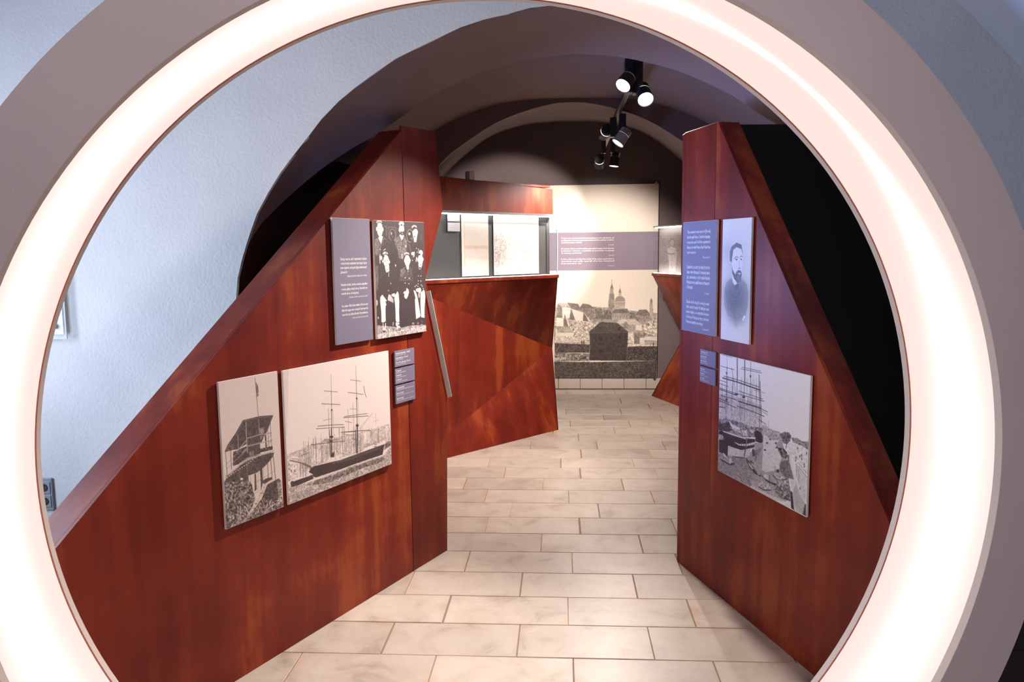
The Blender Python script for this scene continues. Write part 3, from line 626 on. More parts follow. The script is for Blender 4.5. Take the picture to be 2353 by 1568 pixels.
# ------------------------------------------------------------------ printed boards: drawn tone by tone into a fine mesh
PRINTS = {}
PRINTS['group'] = """
L 38 100 5.7|271,155 272,54 413,55 410,154
L 42 80 7.1|197,51 230,50 226,127
L 30 100 4.4|622,45 716,43
L 35 100 5.3|931,111 931,164
P 12 100 0|398,120 393,139 380,154 362,165 340,169 319,166 301,155 289,140 285,121 289,103 302,87 320,76 342,72 363,76 382,86 394,101
L 50 100 5.0|402,120 399,136 390,150 377,161 361,168 343,171 325,168 309,162 296,151 288,137 286,121 289,106 297,92 310,81 326,73 344,70 362,73 378,79 391,90 399,104 402,120
P 65 100 0|336,108 335,114 332,118 328,122 323,123 318,122 314,119 311,114 311,109 312,103 315,98 319,95 324,94 329,95 333,98 335,103
P 30 100 0|362,137 361,141 357,144 353,147 347,147 341,147 337,144 334,141 333,137 334,133 337,129 342,127 347,126 353,127 358,129 361,132
P 12 100 0|758,125 753,146 739,164 717,177 692,181 668,177 647,165 634,147 629,126 634,105 649,87 670,74 694,70 719,74 740,85 754,103
L 52 100 6.0|758,125 755,142 745,158 731,170 713,178 692,181 673,178 655,171 641,159 632,143 629,126 633,109 642,94 656,81 674,73 694,70 714,72 732,80 747,92 756,107 758,125
P 75 100 0|709,107 707,112 702,116 694,119 685,120 676,119 668,116 663,112 661,107 663,103 668,98 676,96 685,94 695,95 702,98 707,102
P 70 100 0|728,148 727,151 725,153 723,155 721,156 718,155 716,153 714,151 714,148 714,145 716,143 718,141 721,141 723,141 726,143 727,145
P 30 100 25|0,158 64,147 121,199 169,132 251,177 237,294 9,293 -2,241
P 45 70 30|0,161 57,152 86,206 55,276 9,286
P 12 80 10|125,202 196,156 250,184 237,294 100,294
P 90 100 0|68,147 121,199 161,135 111,125
P 93 100 0|160,75 155,99 143,119 125,133 104,138 84,133 67,120 55,101 52,77 56,54 68,34 86,20 106,15 127,19 144,32 156,52
P 93 100 0|59,74 58,80 56,86 52,89 47,91 42,89 38,86 36,80 35,74 36,68 39,62 43,58 47,57 52,58 56,62 59,67
P 93 100 0|174,76 172,82 170,88 166,92 161,93 156,92 152,88 149,83 149,76 150,70 152,64 157,61 161,59 166,60 170,64 173,69
P 85 100 0|150,16 145,22 134,28 117,32 97,34 77,33 60,30 49,24 45,18 49,12 60,6 77,2 97,0 117,1 134,4 146,9
L 20 100 7.0|43,37 66,21 101,14 136,20 155,33
P 20 100 0|60,46 59,51 57,55 54,57 50,58 47,58 44,55 42,51 42,46 42,41 44,37 47,34 51,33 54,34 57,37 59,41
L 50 100 3.1|92,112 128,112
P 55 100 0|99,70 98,71 96,72 93,73 88,73 84,73 81,73 79,72 78,71 79,69 81,68 84,67 89,67 93,67 96,68 98,69
P 55 100 0|138,70 137,71 135,72 131,73 127,73 123,73 119,73 117,72 116,71 117,69 119,68 123,67 127,67 131,67 135,68 137,69
L 65 100 2.8|108,80 103,97
P 95 100 0|105,242 104,243 103,245 100,245 97,246 94,245 92,245 90,243 90,242 90,241 92,240 94,239 97,239 100,239 103,240 104,241
P 95 100 0|104,288 104,290 102,291 99,291 97,292 94,291 91,291 89,290 89,288 90,287 91,286 94,285 97,285 100,285 102,286 104,287
P 95 100 0|321,269 320,271 318,272 316,273 313,273 310,273 307,272 305,271 305,269 305,268 307,267 310,266 313,266 316,266 319,267 320,268
L 95 100 5.6|163,251 202,241
L 40 100 2.8|172,177 97,234
P 14 100 10|282,177 379,158 427,241 457,386 279,383
P 36 100 30|363,163 486,121 528,153 570,120 628,167 645,200 601,277 541,328 458,320 443,277 411,223
P 90 100 0|482,115 504,153 527,168 559,145 572,120 528,113
L 14 100 5.1|485,132 531,182 580,134
L 15 100 5.8|534,160 533,226
P 93 100 0|581,64 577,83 565,100 548,111 528,115 508,111 492,101 481,85 477,66 482,47 493,31 510,20 530,16 550,19 566,30 577,46
P 90 100 0|492,75 491,81 489,85 485,89 480,90 476,89 472,86 470,81 469,75 470,70 473,65 476,62 481,61 485,62 489,65 491,70
P 85 100 0|583,21 579,29 567,36 549,41 528,43 507,42 489,38 477,31 473,23 477,16 489,9 507,4 528,2 549,3 567,7 579,13
P 15 100 0|542,32 541,35 538,37 533,39 528,40 522,39 518,38 515,35 514,32 515,29 518,26 523,24 528,24 533,24 538,26 541,28
L 30 100 3.6|481,41 528,36 580,40
P 15 100 0|573,99 570,108 561,116 549,121 534,123 519,121 507,116 499,109 496,100 499,92 507,84 520,79 535,77 549,79 562,83 570,91
P 93 100 0|561,82 559,85 553,88 544,90 533,91 522,90 513,89 507,86 504,83 507,80 513,77 522,76 533,75 544,75 553,77 559,79
P 60 100 0|551,104 550,107 547,109 542,111 537,111 531,111 527,109 523,107 522,105 524,102 527,100 531,99 537,98 542,98 547,100 550,102
P 60 100 0|522,60 521,61 518,62 515,63 511,63 507,63 503,62 501,62 500,60 501,59 503,58 507,58 511,57 515,57 518,58 521,59
P 60 100 0|561,59 560,60 558,61 554,62 550,62 546,62 542,62 540,61 539,60 540,59 542,58 546,57 550,57 554,57 558,57 560,58
P 95 100 0|616,217 615,220 612,223 608,225 604,226 599,225 595,223 593,220 592,217 593,213 596,210 599,208 604,207 609,208 612,210 615,213
L 92 100 6.6|527,284 521,324
P 14 100 15|671,203 749,155 810,180 846,150 944,187 956,278 704,277
L 42 80 8.1|678,200 696,237 704,259
P 93 100 0|857,97 853,116 841,132 824,143 804,147 784,143 767,133 756,117 752,99 756,80 768,64 785,53 805,49 825,53 842,63 854,79
P 93 100 0|763,128 846,120 837,154 823,180 779,179 775,151
P 90 100 0|865,90 864,96 861,101 858,105 854,106 850,105 846,102 844,96 843,90 844,84 847,78 850,74 854,73 858,74 862,78 864,83
P 80 100 0|845,48 841,56 829,63 811,67 790,69 769,68 752,64 740,58 736,50 740,42 752,35 770,30 791,28 812,29 829,33 841,40
P 13 100 0|738,71 751,54 791,39 848,54 849,63 803,61 755,83
P 40 100 0|782,102 781,103 778,105 774,106 769,106 765,106 761,105 758,104 757,102 758,101 761,100 765,99 769,98 774,99 778,99 781,101
P 40 100 0|822,95 821,96 818,97 814,98 810,99 805,98 801,98 798,96 797,95 798,94 801,92 805,91 810,91 815,91 819,92 821,93
P 25 100 0|809,132 808,134 804,136 798,138 791,138 785,138 779,137 775,135 774,133 775,131 779,129 785,127 792,127 798,127 804,128 808,130
L 45 100 3.0|793,147 815,145
P 90 100 0|784,283 781,289 773,294 761,298 747,299 733,298 721,294 713,289 711,283 713,277 721,272 733,269 747,267 761,269 773,272 781,277
L 90 100 9.7|778,270 771,306
P 95 100 0|837,235 837,237 835,238 832,239 829,239 825,239 822,238 820,237 820,235 820,234 822,233 825,232 829,232 832,232 835,233 837,234
P 95 100 0|848,270 848,272 846,273 843,274 839,274 836,274 833,273 831,272 831,270 831,269 833,268 836,267 840,266 843,267 846,268 848,269
P 95 100 0|762,311 762,313 760,314 757,315 754,315 750,315 747,314 745,312 745,311 746,310 747,308 750,308 754,307 757,308 760,308 762,310
P 95 100 0|742,343 741,344 739,345 736,346 733,346 730,346 727,345 725,344 724,343 725,341 727,340 730,339 733,339 736,339 739,340 741,341
L 90 100 5.3|876,240 866,255
L 90 100 11.3|825,319 812,351
P 16 100 10|89,510 110,434 184,396 246,479 343,406 414,518
L 40 100 3.5|115,430 101,486
P 75 100 0|138,315 136,322 130,328 121,332 111,334 101,332 93,328 87,322 85,314 88,307 93,301 102,297 112,295 122,297 130,301 136,307
L 90 100 7.7|87,297 89,360
P 93 100 0|265,342 261,361 248,377 229,388 208,391 186,387 168,376 156,360 152,341 157,322 169,306 188,296 209,292 231,296 249,307 261,323
P 90 100 0|280,351 279,357 277,361 274,364 270,365 266,364 262,361 260,357 260,351 260,346 263,341 266,338 270,337 274,338 277,341 280,346
P 90 100 0|149,344 148,349 146,353 143,355 140,356 136,355 133,352 131,348 130,343 131,339 133,335 136,332 140,331 143,332 146,335 148,339
P 85 100 0|244,281 240,287 230,293 214,297 195,298 176,297 161,293 150,287 147,280 151,274 161,268 177,264 196,263 214,264 230,268 240,274
L 12 100 7.7|143,302 170,287 198,284 233,289 258,301
P 20 100 0|217,272 216,275 214,278 212,279 209,280 207,279 204,278 203,275 202,272 203,269 205,266 207,265 210,264 212,265 215,267 216,269
P 14 100 0|277,312 276,317 273,321 269,324 264,325 259,324 255,321 252,317 252,312 253,307 255,303 260,300 264,299 269,300 273,303 276,307
P 90 100 0|178,389 259,372 262,429 207,443 188,417
P 14 100 0|203,442 254,436 246,468
L 93 100 5.0|253,442 246,475
P 40 100 0|195,343 194,345 191,346 187,347 182,347 178,347 174,346 171,345 170,343 171,342 174,340 178,340 183,339 187,340 191,341 194,342
P 40 100 0|242,337 241,338 238,339 234,340 229,340 224,340 220,339 217,338 216,336 217,335 220,334 224,333 229,333 234,333 238,334 241,335
L 45 100 3.5|190,384 230,383
L 60 100 2.8|208,354 204,368 220,370
P 50 100 0|237,413 236,415 233,416 228,417 223,418 218,417 213,416 210,414 209,413 210,411 213,409 218,408 223,408 229,408 233,409 236,411
P 90 100 0|397,383 396,387 394,390 390,392 387,393 383,392 380,390 378,387 377,383 378,379 380,376 383,374 387,373 391,374 394,376 396,379
P 24 100 20|459,519 482,419 591,393 615,461 659,394 732,419 743,526
P 42 70 35|481,422 565,402 573,446 522,489 481,473
P 93 100 0|684,344 679,364 667,380 648,391 626,395 605,391 587,380 575,363 571,343 576,323 588,307 607,296 628,292 650,296 668,307 680,324
P 90 100 0|581,345 581,351 578,355 575,358 571,360 567,358 564,355 562,350 561,345 562,339 564,334 568,331 572,330 575,331 579,335 581,339
P 90 100 0|696,343 695,349 693,354 689,358 685,359 681,358 678,354 676,349 675,343 676,337 678,332 682,329 686,328 690,329 693,332 695,337
P 75 100 0|673,287 668,294 657,299 640,303 619,304 599,303 582,299 571,293 567,287 571,280 583,274 600,270 620,269 640,271 657,274 669,280
L 12 100 8.8|572,308 588,294 622,288 661,294 676,301
P 45 100 0|612,332 611,334 609,335 605,336 600,336 596,336 592,335 589,334 588,332 589,331 592,330 596,329 600,329 605,329 609,330 611,331
P 45 100 0|651,333 650,334 648,335 644,336 639,336 635,336 631,335 628,334 627,333 628,331 631,330 635,329 639,329 644,329 648,330 650,331
L 50 100 3.3|608,375 646,374
L 65 100 2.9|619,343 615,358 630,360
P 90 100 0|598,387 659,383 654,421 612,421
L 90 100 5.2|637,421 634,443
L 12 100 4.4|617,419 628,450
P 15 100 10|760,527 780,420 859,402 886,433 940,403 994,415 992,533
P 93 100 0|961,339 957,358 945,374 927,384 906,388 886,384 868,373 857,357 853,338 858,319 870,303 887,293 908,289 928,293 946,304 957,320
P 93 100 0|942,384 939,393 930,401 916,406 900,408 885,406 871,400 863,392 860,383 863,374 872,366 885,361 901,360 917,362 930,367 939,375
P 85 100 0|972,335 971,341 969,346 965,349 961,350 957,349 953,346 951,341 950,335 951,329 954,324 957,321 961,320 965,321 969,324 971,329
P 85 100 0|858,339 857,345 855,349 851,353 847,354 843,353 839,349 837,344 837,339 837,333 840,328 843,325 847,324 851,325 855,328 857,333
P 80 100 0|964,278 960,289 949,297 933,303 915,305 896,303 881,297 870,288 867,278 871,267 881,259 897,253 916,251 934,253 950,259 960,268
P 13 100 0|911,291 909,295 902,298 892,299 881,300 869,299 859,297 853,294 851,291 853,287 860,285 869,283 881,282 893,283 903,285 909,288
L 30 100 3.0|915,263 956,289
P 50 100 0|891,329 890,330 887,331 883,332 878,332 874,332 870,331 867,330 866,329 867,327 870,326 874,326 879,325 883,326 887,326 890,328
P 50 100 0|932,329 931,330 929,332 924,332 920,332 915,332 911,331 908,330 907,329 908,328 911,327 915,326 920,326 925,326 929,327 931,328
L 50 100 3.4|873,363 914,362
P 20 100 0|919,386 918,388 914,389 910,390 904,390 899,390 894,389 891,387 890,385 891,384 894,382 899,381 904,381 910,381 915,383 918,384
P 75 100 0|859,402 931,401 908,425 872,427
P 10 100 0|908,413 907,417 903,420 897,421 890,422 883,421 878,419 874,416 873,413 874,409 878,406 884,405 891,404 897,405 903,407 907,410
P 42 60 30|0,380 53,380 51,509 -2,507
P 95 100 0|586,495 585,496 583,498 580,498 576,499 573,498 570,497 568,496 567,494 568,493 570,492 573,491 576,490 580,491 583,492 585,493
P 95 100 0|669,501 668,503 666,504 663,505 660,505 656,505 653,504 651,502 650,501 651,499 653,498 656,497 660,497 663,497 666,498 668,500
P 95 100 0|863,485 863,486 860,488 857,489 854,489 850,488 847,487 845,486 844,484 845,483 847,482 850,481 854,481 857,481 861,482 863,483
P 95 100 0|919,487 918,488 916,490 913,491 909,491 905,490 902,489 900,488 899,486 900,485 902,484 905,483 909,482 913,483 916,484 918,485
P 40 60 30|-1,471 52,472 35,576 0,593
P 95 100 0|583,495 582,496 580,498 577,498 574,499 570,498 567,497 565,496 565,494 565,493 567,492 570,491 574,491 578,491 580,492 582,493
P 95 100 0|669,501 668,503 666,504 663,505 660,505 656,505 653,504 651,502 650,501 651,499 653,498 656,497 660,497 663,497 666,498 668,500
P 95 100 0|581,541 580,543 578,544 575,545 571,545 568,545 565,544 563,542 562,541 563,539 565,538 568,537 571,537 575,538 578,538 580,540
P 95 100 0|659,549 658,551 656,552 653,553 649,553 646,552 643,552 641,550 640,549 641,547 643,546 646,545 649,545 653,545 656,546 658,548
P 95 100 0|856,529 856,531 853,532 850,533 847,533 843,533 840,532 838,530 837,529 838,527 840,526 843,525 847,525 850,525 854,526 856,528
P 95 100 0|914,532 914,534 911,535 908,536 904,536 901,535 898,534 895,533 895,531 895,530 898,529 901,528 905,528 908,528 912,529 914,530
P 95 100 0|811,569 811,571 809,572 805,573 802,573 798,572 795,571 793,570 792,568 793,567 795,566 798,565 802,565 806,565 809,566 811,567
P 95 100 0|853,559 852,560 850,561 847,562 843,562 840,562 837,561 834,560 834,558 834,557 837,555 840,554 844,554 847,555 850,556 853,557
P 95 100 0|785,579 784,581 782,582 779,583 775,583 772,583 768,582 766,580 766,579 766,577 769,576 772,575 775,575 779,575 782,576 784,578
P 95 100 0|846,579 845,580 843,582 840,582 836,583 832,582 829,581 827,580 826,578 827,577 829,575 832,574 836,574 840,575 843,576 845,577
P 95 100 0|922,570 921,571 919,572 916,573 912,574 908,573 905,572 903,571 902,569 903,567 905,566 908,565 912,565 916,566 919,567 921,568
P 95 100 0|944,582 943,583 941,585 938,585 934,586 930,585 927,584 925,583 924,581 925,580 927,578 931,577 934,577 938,578 941,579 943,580
P 95 100 0|960,603 959,605 957,606 954,607 950,607 946,607 943,606 941,604 940,603 941,601 943,600 946,599 950,599 954,599 957,600 959,602
P 95 100 0|293,536 293,538 291,539 288,540 284,540 281,540 278,539 276,537 276,536 276,534 278,533 281,532 285,532 288,533 291,534 293,535
P 95 100 0|243,596 242,598 240,599 238,600 234,600 231,599 228,598 226,597 226,596 226,594 228,593 231,592 234,592 238,592 240,593 242,595
P 62 100 50|0,880 239,906 481,932 650,925 994,939 1000,1002 -2,1000
P 80 70 40|2,957 318,954 650,950 994,950 1000,1002 -2,1000
L 25 100 3.1|94,942 82,994
L 25 100 3.2|203,935 207,998
L 25 100 3.2|308,903 313,1000
L 25 100 3.2|423,961 435,1002
L 25 100 3.3|535,950 555,999
L 25 100 3.3|637,929 674,1000
L 25 100 3.4|758,931 796,999
L 25 100 3.4|886,958 916,1002
P 95 100 0|114,626 76,647 71,682 85,770 84,861 122,864 165,857 166,774 171,722 187,719 172,686 199,682
L 85 100 9.1|114,873 112,915
L 85 100 12.0|159,876 153,904
P 85 100 0|168,928 166,935 158,940 146,943 132,944 119,941 107,937 100,930 97,923 100,916 108,911 119,908 133,907 147,910 158,914 166,921
P 15 100 0|158,941 156,945 150,948 141,950 130,950 119,948 110,945 104,942 102,937 105,934 111,931 120,929 130,929 141,930 150,933 156,937
P 90 100 0|141,933 140,935 138,936 134,937 130,937 126,936 123,935 120,933 119,932 120,930 123,929 126,928 130,928 135,929 138,930 140,931
P 75 100 0|243,629 219,660 227,682 266,690 322,707 330,679 275,637
L 20 100 2.5|282,677 302,703
L 20 100 2.5|306,674 322,696
L 95 100 8.5|242,633 223,674
P 92 100 0|284,636 315,625 363,626 355,651 327,655
P 95 100 0|413,608 371,634 343,665 358,730 361,802 360,867 392,878 433,878 430,806 440,698 433,632
P 90 100 0|402,896 400,904 395,910 388,914 379,915 370,913 363,908 358,901 357,894 358,886 364,880 371,876 380,875 388,877 396,882 401,889
P 90 100 0|433,893 431,897 428,900 423,902 418,903 412,902 407,899 404,895 403,891 404,887 407,884 412,882 418,881 424,882 428,885 431,889
P 90 100 0|449,932 446,940 438,946 425,950 411,950 397,948 385,943 377,935 374,927 377,919 385,913 397,909 412,909 426,911 438,916 446,924
P 15 100 0|453,945 451,949 445,953 436,954 425,955 414,953 405,950 399,946 397,941 400,937 406,934 415,932 425,931 436,933 445,936 451,940
P 90 100 0|433,943 432,945 430,946 426,947 422,947 417,946 414,945 411,943 410,941 411,939 414,938 418,937 422,937 426,938 430,939 432,941
L 80 100 7.9|311,875 304,899
P 90 100 0|596,585 634,599 646,625 620,661 590,684 561,676 540,658 553,637 524,629 545,615 587,612
L 35 100 2.2|570,641 552,670
L 35 100 2.2|591,642 576,676
L 35 100 2.2|612,643 596,675
L 30 100 2.2|536,629 579,621
P 95 100 0|742,610 781,619 811,654 832,700 879,852 852,862 781,873 773,805 766,697 780,682
P 95 100 0|964,612 986,637 994,683 970,777 964,872 892,864 884,792 885,717 891,642
P 88 100 0|878,615 875,621 865,626 850,629 833,630 817,628 802,624 793,618 790,612 793,605 803,600 817,597 834,596 851,598 865,602 875,608
P 90 100 0|906,618 903,627 896,635 886,640 873,641 861,639 851,633 844,625 842,615 844,606 851,598 862,593 874,592 886,594 897,600 903,608
P 75 100 0|873,660 871,670 868,678 863,684 856,686 850,683 845,677 842,669 841,659 842,649 846,640 851,635 857,633 863,635 868,641 872,650
L 30 100 2.6|794,619 821,605 847,617
P 55 100 0|739,912 737,916 732,919 724,920 715,921 705,919 698,916 692,913 691,909 693,905 698,902 706,900 715,900 724,901 732,904 737,908
P 50 100 0|841,916 839,920 835,923 828,924 820,924 811,923 805,921 800,917 799,913 800,910 805,907 812,905 820,905 828,906 835,909 839,912
P 55 100 0|923,938 921,942 916,946 908,948 899,948 890,946 883,944 878,940 876,935 878,931 883,928 891,926 900,925 909,927 916,930 921,934
L 50 100 5.3|905,888 909,911
P 92 100 0|21,690 20,700 17,708 13,713 8,715 4,713 0,707 -3,699 -3,689 -2,680 0,672 4,667 9,665 14,667 17,673 20,681
P 80 100 0|37,820 36,823 33,826 29,828 25,828 20,827 16,825 14,822 13,819 14,815 16,812 20,811 25,810 30,811 33,813 36,816
"""
PRINTS['boat'] = """
L 28 100 4.0|601,20 605,74 624,291
P 42 100 20|608,41 645,77 650,114 642,149 612,152
P 30 100 0|608,22 607,23 606,24 603,24 600,24 598,24 595,23 594,22 594,21 594,20 596,19 598,19 601,19 604,19 606,20 607,21
P 24 100 20|38,474 83,436 179,390 241,361 359,290 633,290 891,309 860,334 769,412 711,439 661,479 403,460 263,480 170,475
L 55 100 2.8|64,455 230,388 367,299
L 50 100 3.3|367,299 632,299 834,316
P 35 100 50|55,470 142,429 207,444 170,475
P 26 100 25|9,673 54,639 165,615 269,588 375,565 608,558 875,580 854,604 747,644 633,671 541,685 407,685 406,790 492,825 248,803 11,738
P 24 100 30|177,489 402,476 446,385 641,396 626,556 393,560 244,585 159,585
P 27 100 20|407,427 638,427 627,550 397,521
P 85 100 0|633,487 715,485 721,524 629,524
P 52 100 30|636,374 716,379 712,421 632,419
P 50 100 20|633,434 702,435 644,462
P 20 100 0|720,433 748,436 746,531 725,528
L 66 100 6.2|410,308 405,423 410,523
L 60 100 5.6|627,310 626,418
L 62 100 5.4|267,382 261,487
L 60 100 7.3|407,423 621,422 842,433
L 62 100 8.1|401,478 615,481 846,487
L 68 100 6.5|227,497 406,434
L 66 100 6.6|320,512 400,493
L 30 100 4.5|831,327 828,376 833,526
L 32 100 4.2|778,409 782,524
L 40 100 2.7|773,466 831,442
L 40 100 2.7|750,516 827,491
P 20 100 40|611,522 850,528 849,555 618,549
L 60 100 4.3|58,560 174,525 305,490
L 60 100 4.3|58,593 196,553 399,502
L 30 100 4.6|54,474 61,637
L 30 100 4.7|137,473 134,603
L 30 100 4.7|251,516 248,582
P 72 100 20|6,665 130,625 269,588 375,567 607,563 877,562 874,574 606,572 391,580 277,597 164,625 61,651 9,674
P 72 100 0|72,650 71,652 69,653 65,653 61,653 56,652 53,651 50,649 50,647 51,646 53,645 57,644 61,644 66,645 69,647 72,649
P 72 100 0|107,645 106,647 104,648 100,648 95,648 91,647 87,646 85,644 84,642 85,641 88,639 92,639 96,639 101,640 104,642 107,643
P 72 100 0|142,640 141,642 139,643 135,643 130,643 126,642 122,640 120,639 119,637 120,635 123,634 127,634 131,634 136,635 139,637 142,638
P 72 100 0|178,635 177,637 174,638 170,638 166,638 161,637 158,635 155,634 154,632 156,630 158,629 162,629 167,629 171,630 175,632 177,633
P 72 100 0|213,630 212,631 210,633 206,633 201,633 197,632 193,630 191,629 190,627 191,625 194,624 197,624 202,624 206,625 210,626 213,628
P 72 100 0|249,625 248,626 245,627 241,628 237,628 232,627 229,625 226,623 225,622 227,620 229,619 233,619 238,619 242,620 246,621 248,623
P 72 100 0|285,620 284,621 281,622 277,623 273,622 268,621 264,620 262,618 261,616 262,615 265,614 269,613 274,614 278,615 282,616 284,618
P 72 100 0|321,614 320,616 317,617 313,617 309,617 304,616 301,615 298,613 297,611 298,610 301,609 305,608 310,608 314,609 318,611 320,613
P 72 100 0|358,609 357,611 354,612 350,612 345,612 341,611 337,610 334,608 334,606 335,604 337,603 341,603 346,603 351,604 354,606 357,607
P 72 100 0|394,605 393,606 390,607 386,608 382,607 377,606 373,605 371,603 370,601 371,600 374,599 378,598 383,599 387,600 391,601 393,603
P 72 100 0|431,598 430,599 427,600 423,601 419,601 414,600 410,598 408,596 407,595 408,593 411,592 415,592 420,592 424,593 428,594 431,596
P 72 100 0|469,591 467,593 465,594 461,594 456,594 451,593 447,591 445,590 444,588 445,586 448,585 452,585 457,585 461,586 465,587 468,589
P 72 100 0|506,584 505,586 502,587 498,587 493,587 489,586 485,585 482,583 481,581 482,579 485,578 489,578 494,578 499,579 503,580 505,582
P 72 100 0|544,577 543,579 540,580 536,580 531,580 526,579 522,578 520,576 519,574 520,572 523,571 527,571 532,571 536,572 540,574 543,575
P 72 100 0|582,570 581,572 578,573 574,573 569,573 564,572 560,571 558,569 557,567 558,565 561,564 565,564 570,564 574,565 578,567 581,568
P 72 100 0|620,563 619,565 616,566 612,566 607,566 602,565 598,564 596,562 595,560 596,558 599,557 603,557 608,557 613,558 617,560 619,561
L 75 100 2.6|450,523 452,545
L 75 100 3.3|512,540 511,544 509,547 507,550 504,551 500,551 497,550 494,548 492,545 491,541 491,537 492,533 494,530 496,528 499,526 503,526 506,527 509,529 511,532 512,536 512,540
L 75 100 3.3|474,541 473,544 471,547 469,550 466,551 463,551 460,550 457,548 456,545 455,542 454,538 455,535 457,532 459,529 462,528 465,528 468,529 471,531 473,534 474,537 474,541
P 50 100 0|638,524 637,526 635,527 632,528 629,528 625,528 623,526 621,524 620,521 621,519 623,517 626,517 630,516 633,517 636,519 638,521
P 50 100 0|684,529 683,531 681,533 677,534 674,534 671,533 668,531 666,529 665,527 666,525 669,523 672,522 675,522 679,523 681,525 683,527
P 50 100 0|738,536 738,538 735,540 732,541 729,541 725,540 722,538 721,536 720,534 721,531 723,530 726,529 730,529 733,530 736,531 738,533
P 50 100 0|789,542 788,544 786,546 783,547 779,547 776,546 773,544 771,542 771,540 772,537 774,536 777,535 781,535 784,536 787,537 789,540
L 50 100 4.4|395,587 394,683
L 50 100 3.7|434,685 445,758
L 50 100 3.6|262,613 264,680
P 24 100 10|606,580 646,585 652,765 610,820 610,679
P 26 100 10|509,688 536,688 534,801 497,811
L 28 100 5.7|747,644 747,748
L 28 100 5.7|806,617 815,773
L 28 100 5.7|854,604 876,778
L 45 100 3.0|574,678 556,812
L 45 100 3.0|671,664 666,759
L 45 100 2.3|535,748 758,726 863,710
P 24 100 10|644,756 709,746 817,752 811,768 669,783 651,772
P 25 100 35|723,794 771,790 934,778 975,803 912,810 910,935 814,932 668,890 594,894
P 60 100 60|903,801 975,803 994,976 918,960
P 40 100 95|8,680 158,679 274,711 379,711 447,735 483,820 506,865 390,956 0,1000
P 42 100 95|595,886 669,879 815,928 909,943 995,972 997,1000 639,997 385,1001 407,959
P 40 80 95|8,766 312,850 408,948 403,1004 0,1000
L 85 100 5.5|249,877 236,961
L 85 100 5.5|309,887 346,908 373,942
L 85 100 5.1|101,744 124,766 112,804
L 85 100 4.5|394,818 428,834
L 85 100 3.6|44,892 49,930
L 80 100 3.8|613,885 654,938
L 80 100 6.9|658,993 717,967 851,953
L 70 100 4.5|492,825 629,815
P 90 100 0|264,685 294,682 319,695 301,702 271,698
P 75 100 0|300,707 313,716 298,733 286,723
P 78 100 25|669,783 734,781 645,837 481,930 389,960 336,959 428,925 503,891 600,834
L 20 100 3.8|595,837 653,847
L 20 100 3.8|485,896 538,906
L 20 100 3.0|446,924 490,931
L 25 100 3.2|38,633 43,636
"""
